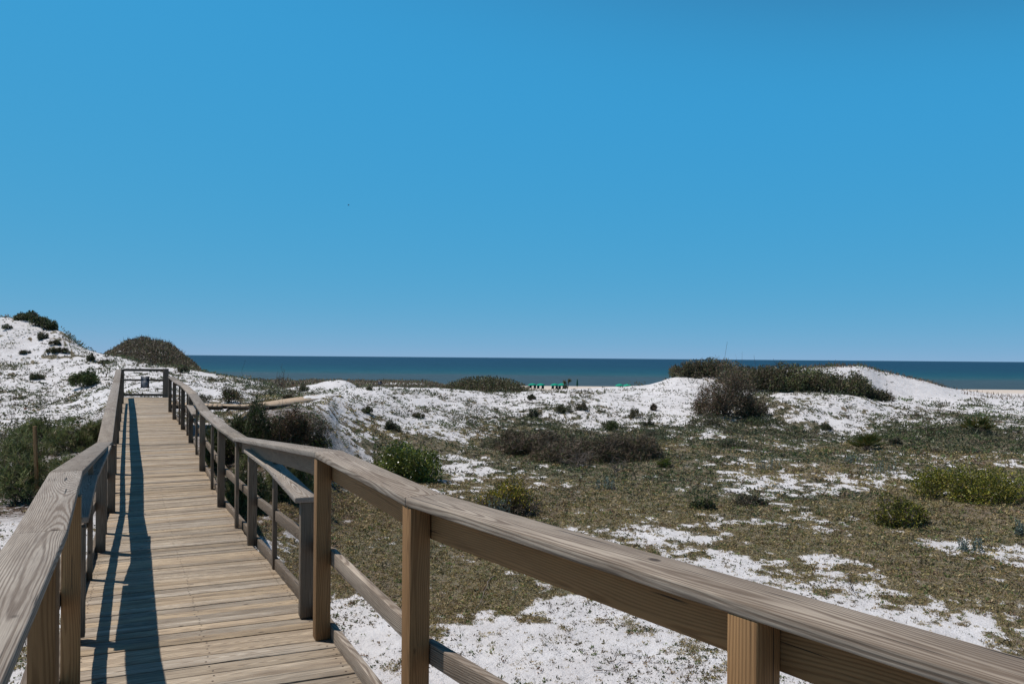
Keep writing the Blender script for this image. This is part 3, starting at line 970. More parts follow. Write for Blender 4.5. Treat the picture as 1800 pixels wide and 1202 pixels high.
sc_ = at(254.5, 671.5, 28.15)
sy_ = 28.15
sg = empty('notice_sign', (sc_.x, sy_, sc_.z), 'small dark notice sign with pale print fixed to the gate', 'sign')
bxs('board', [(sc_.x - .148, sc_.x + .148, sy_, sy_ + .012, sc_.z - .205, sc_.z + .205)], DARK, sg)
bd_ = sg.children[0]
bxs('panel', [(sc_.x - .13, sc_.x + .13, sy_ - .006, sy_ - .003, sc_.z - .19, sc_.z + .04)], PANEL, bd_)
for zc, x0, x1, h in [(.175, -.11, .11, .018), (.135, -.12, .12, .010), (.095, -.06, .06, .016), (.065, -.06, .06, .012)] + [(.015 - k * .034, -.105, .105 if k % 2 else .06, .009) for k in range(6)]:
    bxs('text_line', [(sc_.x + x0, sc_.x + x1, sy_ - .010, sy_ - .0075, sc_.z + zc - h / 2, sc_.z + zc + h / 2)], INK, bd_)

# ---------------- side boardwalk that turns off towards the sea ----------------
bw2 = empty('boardwalk', (-9.0, 29.0, ZE - 1.7), 'pale tan boardwalk turning off past the gate between the white dunes', 'boardwalk')
b2 = Boxes()
path = [(-12.1, 26.0, 1.56), (-11.3, 26.35, 1.60), (-9.75, 26.9, 1.68), (-8.85, 27.7, 1.73), (-8.75, 31.0, 1.77), (-8.6, 34.0, 1.77), (-8.5, 36.6, 1.79), (-8.45, 38.2, 2.2)]
P2 = [Vector((a, b, ZE - c_)) for a, b, c_ in path]
for i in range(len(P2) - 1):
    a, c_ = P2[i], P2[i + 1]
    L = (c_ - a).length
    n = max(1, int(L / 0.146))
    for k in range(n):
        p0, p1 = a.lerp(c_, k / n), a.lerp(c_, (k + 0.95) / n)
        d = (c_ - a).normalized()
        sd = Vector((d.y, -d.x, 0)).normalized() * 0.66
        dn = Vector((0, 0, 0.04))
        if i == 0 and k < 4:
            continue
        b2.hexa([p0 - sd - dn, p0 + sd - dn, p1 + sd - dn, p1 - sd - dn, p0 - sd, p0 + sd, p1 + sd, p1 - sd], sd, d, (0, 0, 1))
b2.build('deck', WOOD_FAR, bw2, 0.0)
b3 = Boxes()
for i in range(1, len(P2) - 1):
    d = (P2[i + 1] - P2[i]).normalized()
    sd = Vector((d.y, -d.x, 0)).normalized() * 0.40
    for s_ in (-1, 1):
        b3.beam(P2[i] + sd * s_ + Vector((0, 0, -0.095)), P2[i + 1] + sd * s_ + Vector((0, 0, -0.095)), 0.04, 0.10)
b3.build('joist', WOOD_OLD, bw2, 0.0)

# ----------------------------------------------------------------------------
# foliage builders
# ----------------------------------------------------------------------------
def unit(v):
    return v / np.maximum(1e-9, np.linalg.norm(v, axis=-1, keepdims=True))


def leaves(base, d, length, width, col, fold=0.0):
    """diamond leaves. base (n,3) d (n,3) unit; returns verts, faces, colours"""
    n = len(base)
    rv = rng.normal(size=(n, 3))
    side = unit(np.cross(d, rv))
    L = np.broadcast_to(np.asarray(length, float), (n,))[:, None]
    W = np.broadcast_to(np.asarray(width, float), (n,))[:, None] * 0.5
    mid = base + d * L * 0.5
    v = np.stack([base, mid + side * W, base + d * L, mid - side * W], 1).reshape(-1, 3)
    f = np.arange(n * 4).reshape(n, 4)
    c = np.ones((n, 4, 4))
    c[:, :, :3] = col[:, None, :]
    return v, f, c.reshape(-1, 4)


def blades(base, d, length, width, col, bend=0.3):
    """narrow tapering blade: quad base wide, tip narrow"""
    n = len(base)
    rv = rng.normal(size=(n, 3))
    side = unit(np.cross(d, rv))
    L = np.broadcast_to(np.asarray(length, float), (n,))[:, None]
    W = np.broadcast_to(np.asarray(width, float), (n,))[:, None] * 0.5
    tip = base + d * L
    v = np.stack([base - side * W, base + side * W, tip + side * W * 0.3, tip - side * W * 0.3], 1).reshape(-1, 3)
    f = np.arange(n * 4).reshape(n, 4)
    c = np.ones((n, 4, 4))
    c[:, :, :3] = col[:, None, :]
    return v, f, c.reshape(-1, 4)


def merge(parts):
    V, Fc, C, n = [], [], [], 0
    for v, f, c in parts:
        V.append(v)
        Fc.append(f + n)
        C.append(c)
        n += len(v)
    return np.concatenate(V), np.concatenate(Fc), np.concatenate(C)


def foliage_obj(name, parts, mat, parent=None):
    v, f, c = merge(parts)
    return mesh_np(name, v, f, mat, parent, {'col': ('FLOAT_COLOR', c)})


def tint(n, pal, jit=0.22):
    """random colours from a palette [(r,g,b,weight)...] (linear)"""
    p = np.array([q[:3] for q in pal], float)
    w = np.array([q[3] for q in pal], float)
    k = rng.choice(len(pal), size=n, p=w / w.sum())
    return 1.08 * p[k] * (1 + rng.uniform(-jit, jit, size=(n, 1))) * (1 + rng.uniform(-.06, .06, size=(n, 3)))


def tubes(paths, sides=4):
    """paths: list of (points (k,3), radii (k,))"""
    V, Fc = [], []
    n = 0
    for pts, rad in paths:
        pts = np.asarray(pts, float)
        k = len(pts)
        tang = np.gradient(pts, axis=0)
        tang = unit(tang)
        ref = np.array([0.31, 0.87, 0.17]) if abs(tang[0][1]) < 0.9 else np.array([1.0, 0, 0])
        s1 = unit(np.cross(tang, ref))
        s2 = np.cross(tang, s1)
        ang = np.arange(sides) * 2 * math.pi / sides
        ring = (pts[:, None, :] + (s1[:, None, :] * np.cos(ang)[None, :, None] + s2[:, None, :] * np.sin(ang)[None, :, None])
                * np.asarray(rad)[:, None, None])
        V.append(ring.reshape(-1, 3))
        for i in range(k - 1):
            for j in range(sides):
                j2 = (j + 1) % sides
                Fc.append((n + i * sides + j, n + i * sides + j2, n + (i + 1) * sides + j2, n + (i + 1) * sides + j))
        n += k * sides
    return np.concatenate(V), np.array(Fc)


def branch(a, b, r0, r1, wob=0.08, k=5):
    a, b = np.asarray(a, float), np.asarray(b, float)
    t = np.linspace(0, 1, k)[:, None]
    L = np.linalg.norm(b - a)
    p = a + (b - a) * t
    p[1:-1] += rng.normal(size=(k - 2, 3)) * wob * L
    p[:, 2] -= (t[:, 0] * (1 - t[:, 0])) * L * 0.15
    return p, np.linspace(r0, r1, k)


def stems(name, base, tips, r0, mat, parent, fork=2, min_r=0.004):
    P = []
    for t in tips:
        p, r = branch(base + rng.normal(size=3) * [.04, .04, 0] * (r0 * 30), t, r0, max(min_r, r0 * 0.35))
        P.append((p, r))
        for _ in range(fork):
            i = rng.integers(1, len(p) - 1)
            e = p[i] + (np.asarray(t) - base) * rng.uniform(.25, .55) + rng.normal(size=3) * np.linalg.norm(t - base) * 0.22
            e[2] = max(e[2], base[2] + 0.05)
            P.append(branch(p[i], e, r[i] * 0.7, min_r, 0.1, 4))
    v, f = tubes(P)
    return mesh_np(name, v, f, mat, parent)


def lobes(c, w, d, h, n, seed=None):
    """lumpy crown: list of (centre, radii)"""
    L = []
    n = int(n * 1.9)
    for i in range(n):
        a = rng.uniform(0, 2 * math.pi)
        q = math.sqrt(rng.uniform(0, 1)) * 0.84
        x, y = math.cos(a) * q, math.sin(a) * q
        hh = (max(0.04, 1 - q ** 2.2)) ** 0.6 * rng.uniform(.55, 1.08) + 0.05
        s = rng.uniform(.14, .29) * (1.1 - .3 * q)
        rz = min(s * h * 1.25, hh * h * .6)
        top = hh * h
        cz = rng.uniform(0.55, 1.0) * (top - rz)
        L.append((np.array([c[0] + x * w / 2, c[1] + y * d / 2, c[2] + max(cz, rz * .4)]), np.array([s * w * .52, s * d * .52, rz])))
    return L


def crown_points(L, n, fill=0.35):
    vol = np.array([np.prod(r) ** (2 / 3) for _, r in L])
    k = rng.choice(len(L), size=n, p=vol / vol.sum())
    C = np.array([c for c, _ in L])[k]
    R = np.array([r for _, r in L])[k]
    u = unit(rng.normal(size=(n, 3)))
    rad = np.where(rng.random(n) < fill, rng.random(n) ** 0.5, rng.uniform(.80, 1.15, n))[:, None]
    crown_points.k = k
    return C + u * R * rad, u


PAL_BRIGHT = [(0.155, 0.185, 0.035, 5), (0.105, 0.135, 0.028, 4), (0.22, 0.22, 0.045, 1.5), (0.06, 0.08, 0.02, 2.5)]
PAL_YELLOW = [(0.30, 0.24, 0.026, 4), (0.22, 0.19, 0.024, 4), (0.34, 0.21, 0.035, 1), (0.08, 0.10, 0.02, 2.5), (0.10, 0.07, 0.04, 1)]
PAL_YGREEN = [(0.205, 0.185, 0.024, 4), (0.15, 0.15, 0.022, 5), (0.28, 0.225, 0.035, 1), (0.07, 0.08, 0.02, 2.5)]
PAL_DARK = [(0.050, 0.070, 0.022, 5), (0.078, 0.098, 0.032, 3), (0.105, 0.095, 0.042, 1)]
PAL_DUNE = [(0.085, 0.10, 0.055, 4), (0.06, 0.075, 0.035, 4), (0.11, 0.10, 0.06, 2), (0.05, 0.045, 0.03, 1)]
PAL_PINE = [(0.13, 0.15, 0.055, 5), (0.18, 0.185, 0.075, 3), (0.20, 0.165, 0.09, 1.2), (0.07, 0.09, 0.03, 2)]
PAL_BROWN = [(0.135, 0.098, 0.068, 5), (0.095, 0.069, 0.050, 4), (0.20, 0.16, 0.125, 2), (0.075, 0.085, 0.036, 1)]
PAL_SCRUB = [(0.125, 0.115, 0.062, 4), (0.095, 0.105, 0.046, 3.5), (0.13, 0.096, 0.064, 2.5), (0.06, 0.055, 0.034, 1.5)]
PAL_RUST = [(0.145, 0.080, 0.046, 4), (0.105, 0.065, 0.042, 4), (0.075, 0.085, 0.032, 3), (0.18, 0.13, 0.09, 1)]
PAL_SILVER = [(0.17, 0.21, 0.18, 4), (0.11, 0.15, 0.12, 3), (0.22, 0.25, 0.22, 1.5), (0.06, 0.08, 0.05, 1)]
PAL_OLIVE = [(0.27, 0.205, 0.092, 5), (0.21, 0.165, 0.068, 4), (0.34, 0.26, 0.14, 1.8), (0.12, 0.145, 0.044, 1.5), (0.17, 0.108, 0.062, 1.6), (0.06, 0.052, 0.026, .8)]


def bush(name, px, py, wpx, hpx, pal, label, cat='bush', kind='leaf', n=2600, lobe_n=11, leaf=(0.05, 0.03), depth=0.85, group=None,
         Y=None, mat=None, stem_n=9, top_pal=None, stem_mat=None, clear=0.0, dry=0.0, up=0.35, spikes=0.0, smooth=False):
    p = hit(px, py) if Y is None else None
    if Y is not None:
        a, b_ = ray(px, py)
        p = Vector((a * Y, Y, float(ground_z(a * Y, Y))))
    y = p.y
    w, h = wpx * y / F, hpx * y / F
    d = w * depth
    base = np.array([p.x, p.y + d * 0.32, float(ground_z(p.x, p.y + d * 0.32))])
    h = max(0.1, h + (p.z - base[2]) * 0.9)
    root = empty(name, tuple(base), label, cat, group)
    cbase = base + [0, 0, clear * h]
    L = lobes(cbase, w, d, h * (1 - clear), lobe_n) if not smooth else [(cbase - [0, 0, .1 * h], np.array([w / 2, d / 2, h * 1.08]))]
    pts, u = crown_points(L, n)
    # the crown hugs the slope it stands on
    gz = ground_z(pts[:, 0], pts[:, 1])
    pts[:, 2] = np.maximum(pts[:, 2], gz + 0.02)
    ll = max(leaf[0], y * 0.0013)
    lw = max(leaf[1], y * 0.0008)
    lb = rng.uniform(.62, 1.35, len(L))[crown_points.k][:, None]
    col_ = tint(n, pal)
    if top_pal is not None:
        hn = np.clip((pts[:, 2] - base[2]) / h, 0, 1) + rng.normal(size=n) * .12
        m_ = hn > np.quantile(hn, 0.5)
        col_[m_] = tint(int(m_.sum()), top_pal)
    col_ = col_ * lb
    dr = unit(u * 0.7 + rng.normal(size=(n, 3)) * 0.75 + np.array([0, 0, up]))
    s_ = rng.uniform(.7, 1.3, n)
    if kind == 'leaf':
        parts = [leaves(pts, dr, ll * s_, lw * s_, col_)]
    elif kind == 'needle':
        k = 5
        P5 = np.repeat(pts, k, 0) + rng.normal(size=(n * k, 3)) * ll * 0.12
        D5 = unit(np.repeat(dr, k, 0) + rng.normal(size=(n * k, 3)) * 0.55 + np.array([0, 0, .35]))
        parts = [blades(P5, D5, ll * rng.uniform(.6, 1.4, n * k), lw, np.repeat(col_, k, 0))]
    else:
        k = 2
        P5 = np.repeat(pts, k, 0)
        D5 = unit(rng.normal(size=(n * k, 3)) + np.array([0, 0, .5]))
        parts = [blades(P5, D5, ll * rng.uniform(.5, 1.5, n * k), lw, np.repeat(col_, k, 0))]
    if dry:
        m_ = int(n * dry)
        q, _u = crown_points(L, m_, 0.8)
        q[:, 2] = np.maximum(q[:, 2], ground_z(q[:, 0], q[:, 1]) + 0.02)
        D5 = unit(rng.normal(size=(m_, 3)) + np.array([0, 0, .6]))
        parts.append(blades(q, D5, ll * rng.uniform(1.5, 4, m_), lw * 0.45, tint(m_, PAL_BROWN)))
    if spikes:
        m_ = int(spikes)
        q, _u = crown_points(L, m_, 0.0)
        keep = q[:, 2] > base[2] + h * .55
        q = q[keep]
        m_ = len(q)
        D5 = unit(rng.normal(size=(m_, 3)) * .35 + np.array([0, 0, 1.0]))
        parts.append(blades(q, D5, h * rng.uniform(.10, .32, m_), lw * 0.5, tint(m_, PAL_BROWN)))
    foliage_obj('foliage', parts, mat or (LEAF if kind != 'twig' else LEAF_DRY), root)
    if stem_n:
        ids = rng.choice(len(L), size=min(stem_n, len(L)), replace=False)
        tips = [L[i][0] + [0, 0, L[i][1][2] * .4] for i in ids]
        r0 = max(0.006, min(0.03, h * 0.018))
        stems('stem', base - [0, 0, 0.05], tips, r0, stem_mat or BARK, root, 2, max(0.0035, y * 0.00012))
    return root


# ---- the individual bushes ----
bush('green_bush', 712, 846, 132, 84, PAL_BRIGHT, 'bright glossy green bush on the sand just beyond the rail', n=11000, lobe_n=20, leaf=(.066, .05), mat=LEAF_GLOSS, dry=.02, up=.7)
bush('yellow_bush', 895, 908, 138, 62, PAL_BROWN, 'yellow topped bush with brown underside beside a silvery plant', n=7500, lobe_n=18, leaf=(.048, .034), top_pal=PAL_YELLOW, dry=.2, stem_n=12, up=.6)
bush('yellow_green_bush', 1596, 928, 130, 54, PAL_YGREEN, 'small yellow green bush with dry twigs on its right side', n=4200, lobe_n=13, leaf=(.05, .036), dry=.25, stem_n=12, up=.6)
bush('yellow_green_bush', 1742, 884, 210, 68, PAL_YGREEN, 'large spreading yellow green bush at the right edge of the picture', n=11000, lobe_n=26, leaf=(.055, .04), dry=.08, up=.6)
bush('round_shrub', 142, 683, 62, 36, PAL_DARK, 'single dark green rounded shrub standing on the left white dune', cat='shrub', n=4200, lobe_n=14, leaf=(.075, .055), clear=.15, stem_n=8)
bush('crest_shrub', 40, 570, 46, 20, PAL_DARK + [(0.09, .08, .06, 4)], 'dark windswept shrub on the very crest of the left dune', cat='shrub', n=2600, lobe_n=14, leaf=(.10, .07), Y=58.5, spikes=14, stem_n=4)
bush('crest_shrub', 62, 577, 42, 22, PAL_DARK + [(0.09, .08, .06, 4)], 'dark low shrub between two others along the left dune crest', cat='shrub', n=2400, lobe_n=12, leaf=(.10, .07), Y=57.5, spikes=14, stem_n=4)
bush('crest_shrub', 82, 586, 30, 22, PAL_DARK + [(0.09, .08, .06, 4)], 'low shrub trailing down the right shoulder of the left dune crest', cat='shrub', n=1600, lobe_n=8, leaf=(.10, .07), Y=57.0, spikes=20, stem_n=4)
bush('dune_shrub', 5, 581, 24, 12, PAL_DUNE, 'small grey green shrub at the left picture edge under the crest', cat='shrub', n=700, lobe_n=6, leaf=(.07, .04))
bush('dome_shrub', 1072, 757, 36, 20, PAL_DARK, 'dark dome shaped shrub on the sand above the brown thicket', cat='shrub', n=2000, lobe_n=8, leaf=(.06, .04))
# left scrub of pine-like bushes beside the walkway
for px_, py_, w_, h_, lab in ((28, 888, 95, 95, 'feathery green scrub bush left of the wooden stake'),
                              (118, 862, 95, 85, 'feathery green scrub bush between the stake and the left railing'),
                              (20, 830, 110, 85, 'tall feathery scrub bush at the left picture edge'),
                              (105, 800, 90, 62, 'mid green feathery bush behind the wooden stake'),
                              (158, 785, 60, 52, 'small feathery bush touching the left railing'),
                              (50, 775, 85, 40, 'low loose feathery bush at the foot of the left dune'),
                              (-70, 860, 150, 100, 'broad feathery scrub bush cut by the left picture edge')):
    bush('scrub_bush', px_, py_, w_, h_, PAL_PINE, lab, kind='needle', n=850, lobe_n=16, leaf=(.12, .013), group='feathery scrub left of the boardwalk', stem_n=14, dry=.15, spikes=50, up=.8)
# dark thicket right of the walkway
for px_, py_, w_, h_, pal, lab, kd, nn in (
        (425, 905, 75, 120, PAL_PINE, 'dark green needle bush close behind the mid rail of the right railing', 'needle', 1900),
        (505, 880, 95, 105, PAL_PINE, 'dark green needle bush behind the low inner rail', 'needle', 1900),
        (395, 820, 110, 122, PAL_DARK + [(0.09, .10, .03, 3)], 'tall dark needle bush right behind the far railing bend', 'needle', 2300),
        (445, 815, 100, 120, PAL_DARK + [(0.08, .06, .035, 3)], 'dark green and rust needle bush in the thicket beside the walkway', 'needle', 2300),
        (500, 800, 95, 90, PAL_RUST, 'reddish brown twiggy bush on the right of the walkway thicket', 'twig', 2600),
        (535, 785, 80, 62, PAL_DUNE + PAL_BROWN, 'grey green and brown shrub at the sand edge of the walkway thicket', 'leaf', 2200),
        (402, 709, 44, 36, PAL_RUST + PAL_DARK, 'thin rusty shrub standing before the far white dune', 'twig', 520),
        (350, 708, 46, 16, PAL_DUNE, 'low green shrub just beyond the far railing end', 'leaf', 900),
        (560, 795, 52, 34, PAL_BRIGHT + PAL_BROWN, 'low bright green shrub at the right end of the walkway thicket', 'leaf', 1300)):
    bush('thicket_bush', px_, py_, w_, h_, pal, lab, kind=kd, n=nn, lobe_n=14, leaf=(.10, .014) if kd != 'leaf' else (.06, .03), group='thicket right of the boardwalk', stem_n=12, dry=.25, spikes=60, up=.6)
# the brown dry thicket in the swale
for px_, py_, w_, h_, lab in ((935, 802, 150, 50, 'brown dry thicket, left end, in the middle of the green swale'),
                              (1015, 816, 170, 58, 'brown dry thicket of bare grey twigs in the middle of the swale'),
                              (1105, 810, 135, 50, 'brown dry thicket, right end, below the dome shaped shrub')):
    bush('dry_thicket', px_, py_, w_, h_, PAL_BROWN + [(0.07, .08, .035, 3)], lab, cat='thicket', kind='twig', n=4200, lobe_n=20, leaf=(.13, .012), group='brown thicket in the swale', dry=.5, stem_n=16, stem_mat=DEADWOOD)
for px_, py_, w_, h_, pal, lab in ((870, 790, 60, 24, PAL_DUNE, 'low green shrub at the left end of the brown thicket'),
                                   (1172, 822, 36, 18, PAL_BRIGHT, 'small bright green plant at the right end of the brown thicket'),
                                   (1155, 772, 60, 18, PAL_DUNE, 'low green shrub behind the right end of the brown thicket'),
                                   (1290, 788, 60, 16, PAL_DUNE, 'low green shrub below the tall rusty shrub'),
                                   (1238, 896, 46, 22, PAL_DARK, 'dark green clump alone in the middle of the olive swale'),
                                   (1325, 890, 62, 20, PAL_DUNE + PAL_BROWN, 'brownish green clump in the swale left of the small yellow green bush'),
                                   (640, 800, 0, 0, None, None)):
    if pal:
        bush('low_shrub', px_, py_, w_, h_, pal, lab, cat='shrub', n=1500, lobe_n=9, leaf=(.055, .03), dry=.15, stem_n=6)
# scrub on the right hand dune
for px_, py_, w_, h_, Y_, pal, lab, nn in (
        (1220, 674, 80, 33, 61, PAL_SCRUB, 'dense brown green scrub at the left end of the right dune top', 4600),
        (1268, 680, 104, 38, 61.5, PAL_SCRUB, 'brown green scrub on the dune top just left of the tall rusty shrub', 4800),
        (1318, 690, 112, 48, 58, PAL_SCRUB, 'brown green scrub directly behind the tall rusty shrub', 5000),
        (1362, 692, 108, 54, 56, PAL_SCRUB, 'grey green scrub with a tuft above the sea horizon on the right dune', 5200),
        (1408, 696, 100, 52, 55.5, PAL_SCRUB + PAL_PINE, 'olive scrub in the middle of the right dune', 5000),
        (1455, 700, 98, 50, 55.5, PAL_SCRUB + PAL_PINE, 'olive scrub right of the yellow green shrub top', 4800),
        (1502, 706, 92, 44, 55.5, PAL_SCRUB + PAL_PINE, 'olive scrub below the white crest of the right dune', 4200),
        (1546, 714, 62, 24, 56, PAL_SCRUB, 'low scrub tapering off at the right end of the dune scrub', 2400)):
    bush('dune_scrub', px_, py_, w_, h_, pal, lab, cat='scrub', n=nn, lobe_n=24, leaf=(.135, .09), Y=Y_, group='scrub on the right hand dune', dry=.2, stem_n=5, spikes=30, up=.6)
bush('yellow_shrub', 1420, 668, 46, 18, PAL_YGREEN, 'yellow green shrub top in the scrub below the right white crest', cat='shrub', n=1500, lobe_n=8, leaf=(.10, .06), Y=65.0)
bush('tall_shrub', 1285, 740, 112, 108, PAL_RUST, 'tall rusty brown shrub with several dark trunks in the hollow of the right dune', cat='shrub', n=5200, lobe_n=26, leaf=(.09, .05), clear=.10, dry=.4, stem_n=16, spikes=60)
bush('rusty_shrub', 1252, 734, 70, 58, PAL_RUST, 'rusty brown shrub leaning on the left of the tall trunked one', cat='shrub', n=3000, lobe_n=16, leaf=(.09, .05), dry=.4, stem_n=10, spikes=40)
bush('rusty_shrub', 1326, 736, 66, 50, PAL_RUST + PAL_SCRUB, 'rusty and olive shrub leaning on the right of the tall trunked one', cat='shrub', n=2800, lobe_n=16, leaf=(.09, .05), dry=.4, stem_n=10, spikes=40)
bush('low_shrub', 1255, 748, 80, 26, PAL_DARK + PAL_BROWN, 'dark green low shrub at the foot of the tall rusty shrub', cat='shrub', n=1800, lobe_n=10, leaf=(.07, .04), stem_n=5)
bush('low_shrub', 1345, 752, 80, 24, PAL_DARK + PAL_DUNE, 'dark green low shrub on the right below the tall rusty shrub', cat='shrub', n=1800, lobe_n=10, leaf=(.07, .04), stem_n=5)
# the brown mound beyond the middle ridge
bush('mound_shrub', 852, 692, 158, 27, PAL_SCRUB, 'smooth brown rounded shrub mound behind the middle dune ridge', cat='shrub', n=20000, leaf=(.19, .12), Y=80, dry=.05, stem_n=1, depth=.6, smooth=True, up=.6)
bush('mound_shrub', 965, 691, 90, 8, PAL_BROWN + PAL_DUNE, 'flat brown scrub strip in front of the beach umbrellas', cat='shrub', n=1800, lobe_n=14, leaf=(.09, .05), Y=80, stem_n=4, depth=.6)
# shrubs scattered on the white slopes
SMALL = [(687, 757, 34, 20, 'green shrub clump on the sand behind the bright green bush'), (645, 728, 24, 14, 'round shrub on the white slope left of the bright green bush top'),
         (735, 735, 26, 12, 'flat shrub on the middle of the white slope'), (932, 703, 18, 12, 'small shrub near the ridge below the beach umbrellas'),
         (990, 727, 30, 20, 'brown green shrub on the slope below the closed umbrella'), (1022, 722, 28, 16, 'grey green shrub right of the brown one below the closed umbrella'),
         (940, 735, 28, 18, 'olive shrub on the slope above the left part of the brown thicket'), (1140, 750, 26, 14, 'low green shrub on the slope right of the dome shaped shrub'),
         (1120, 735, 30, 16, 'grey green shrub on the slope above the dome shaped shrub'), (1150, 722, 14, 12, 'tiny pinkish brown ball shrub on the white slope'),
         (1452, 757, 36, 12, 'low shrub on the white patch of the right dune'), (93, 608, 22, 10, 'small dark clump high on the left dune face'),
         (72, 598, 22, 12, 'grey green clump high on the left dune face, left of a darker one'), (90, 622, 24, 12, 'dark clump in the middle of the left dune face'),
         (108, 622, 22, 12, 'grey clump right beside the dark one on the left dune face'), (42, 624, 20, 9, 'flat green clump on the left dune face'),
         (158, 635, 18, 14, 'grey green clump at the dune saddle'), (180, 640, 20, 8, 'flat olive clump below the dune saddle'),
         (320, 655, 24, 12, 'green clump right above the gate'), (60, 668, 24, 14, 'thin dry clump left of the rounded dark shrub'),
         (505, 703, 22, 10, 'dark green shrub touching the far side boardwalk'), (528, 689, 34, 16, 'dark green shrub behind the far side boardwalk'),
         (648, 686, 14, 5, 'tiny shrub on the smooth ridge sand'), (1650, 762, 42, 12, 'dark low shrub at the foot of the right sand slope'),
         (1577, 782, 20, 13, 'dark green clump between the two palmettos')]
for k, (px_, py_, w_, h_, lab) in enumerate(SMALL):
    pal = PAL_BROWN if 'pinkish' in lab else [PAL_DUNE, PAL_DARK + PAL_DUNE, PAL_SCRUB][k % 3]
    bush('dune_shrub', px_, py_, w_, h_, pal, lab, cat='shrub', n=1300, lobe_n=6, leaf=(.06, .04), group='shrubs dotted over the white dunes', dry=.2, stem_n=4)

# ---- saw palmettos: fans of stiff blades ----
def palmetto(px, py, wpx, hpx, label):
    p = hit(px, py)
    w, h = wpx * p.y / F, hpx * p.y / F
    root = empty('palmetto', p, label, 'palmetto', 'palmettos in the swale')
    parts, P = [], []
    for k in range(26):
        a = rng.uniform(0, 2 * math.pi)
        el = rng.uniform(.35, 1.25)
        d = np.array([math.cos(a) * math.cos(el), math.sin(a) * math.cos(el), math.sin(el)])
        tip = np.array(p) + d * np.array([w * .42, w * .42, h * .62])
        P.append(branch(np.array(p), tip, .012, .008, .02, 4))
        m_ = 18
        side = unit(np.cross(d, [0, 0, 1.0]))
        an = np.linspace(-1.35, 1.35, m_)[:, None]
        D = unit(d * np.cos(an) + side * np.sin(an) + np.array([0, 0, .12]))
        c = tint(m_, [(0.05, .07, .018, 4), (0.10, .09, .02, 2), (0.14, .08, .02, .8)])
        parts.append(blades(np.repeat(tip[None], m_, 0), D, h * .55, .035, c))
    foliage_obj('fronds', parts, LEAF, root)
    v, f = tubes(P)
    mesh_np('stalks', v, f, BARK, root)
palmetto(1522, 792, 44, 32, 'dark green spiky palmetto at the sand edge, the nearer of two')
palmetto(1720, 762, 48, 30, 'dark green spiky palmetto below the right white dune, the farther of two')

# ---- silvery plants ----
def silver(px, py, wpx, hpx, label):
    p = hit(px, py)
    w, h = wpx * p.y / F, hpx * p.y / F
    root = empty('silver_plant', p, label, 'plant', 'silvery plants in the swale')
    n = 16
    tips, parts = [], []
    for k in range(n):
        a, q = rng.uniform(0, 2 * math.pi), math.sqrt(rng.random())
        b = np.array(p) + [math.cos(a) * q * w / 2, math.sin(a) * q * w * .4, 0]
        b[2] = float(ground_z(b[0], b[1]))
        t = b + np.array([rng.normal() * .08 * w, rng.normal() * .08 * w, h * rng.uniform(.6, 1.0)])
        tips.append((b, t))
        m_ = 22
        s_ = rng.random((m_, 1))
        q_ = b + (t - b) * s_
        D = unit(rng.normal(size=(m_, 3)) * .8 + np.array([0, 0, .5]))
        parts.append(leaves(q_, D, max(.05, p.y * .0014), max(.024, p.y * .0008), tint(m_, PAL_SILVER)))
    foliage_obj('foliage', parts, LEAF, root)
    v, f = tubes([branch(b, t, .005, .003, .03, 3) for b, t in tips])
    mesh_np('stem', v, f, BARK, root)
silver(875, 912, 40, 42, 'silvery grey plant in front of the yellow topped bush')
silver(1065, 860, 40, 22, 'silvery grey plant in the swale below the brown thicket')
silver(1352, 826, 46, 26, 'silvery plant clump above the bare sand patch right of centre')
silver(1498, 815, 34, 16, 'silvery plant clump below the nearer palmetto')
silver(1555, 832, 44, 22, 'silvery plant clump right of the one below the nearer palmetto')
silver(1706, 968, 46, 24, 'silvery plant low on the right below the small yellow green bush')
silver(1798, 942, 30, 30, 'silvery plant cut by the right picture edge')

# ---- bare shrubs and sticks ----
def bare(name, px, py, hpx, wpx, label, Y=None, n=7, cat='shrub', r=0.014, mat=BARK):
    if Y is None:
        p = hit(px, py)
    else:
        a, b_ = ray(px, py)
        p = Vector((a * Y, Y, float(ground_z(a * Y, Y))))
        hpx = hpx + 0
    h, w = hpx * p.y / F, wpx * p.y / F
    top = p.z + h
    if Y is not None:
        top = ZE - ray(px, py - hpx)[1] * Y
    P = []
    for k in range(n):
        t = np.array([p.x + rng.normal() * w * .3, p.y + rng.normal() * w * .3, p.z + (top - p.z) * rng.uniform(.6, 1.0)])
        pt, rd = branch(np.array(p), t, r, r * .35, .07, 6)
        P.append((pt, rd))
        for _ in range(5):
            i = rng.integers(2, 5)
            e = pt[i] + np.array([rng.normal() * w * .3, rng.normal() * w * .3, abs(rng.normal()) * (top - p.z) * .25])
            P.append(branch(pt[i], e, rd[i] * .7, r * .25, .1, 4))
    v, f = tubes(P)
    o = mesh_np(name, v, f, mat)
    return tag(o, label, cat)
bare('bare_shrub', 492, 690, 42, 22, 'leafless shrub standing out against the sea above the far boardwalk', Y=55.0, n=8, r=.025)
bare('bare_shrub', 425, 790, 130, 24, 'tall thin leafless shrub rising out of the walkway thicket', n=4, r=.012)
bare('bare_shrub', 490, 800, 95, 34, 'leafless grey shrub on the right in the walkway thicket', n=6, r=.010)
bare('bare_shrub', 70, 752, 60, 44, 'leafless twiggy shrub above the wooden stake', n=5, r=.010)
bare('bare_shrub', 20, 740, 40, 26, 'small leafless twigs on the sand at the left picture edge', n=4, r=.008)
bare('bare_shrub', 1012, 822, 36, 60, 'bleached bare branches lying in the front of the brown thicket', n=8, r=.014, mat=DEADWOOD)
bare('bare_shrub', 1082, 830, 30, 34, 'bleached bare branches at the front right of the brown thicket', n=6, r=.014, mat=DEADWOOD)
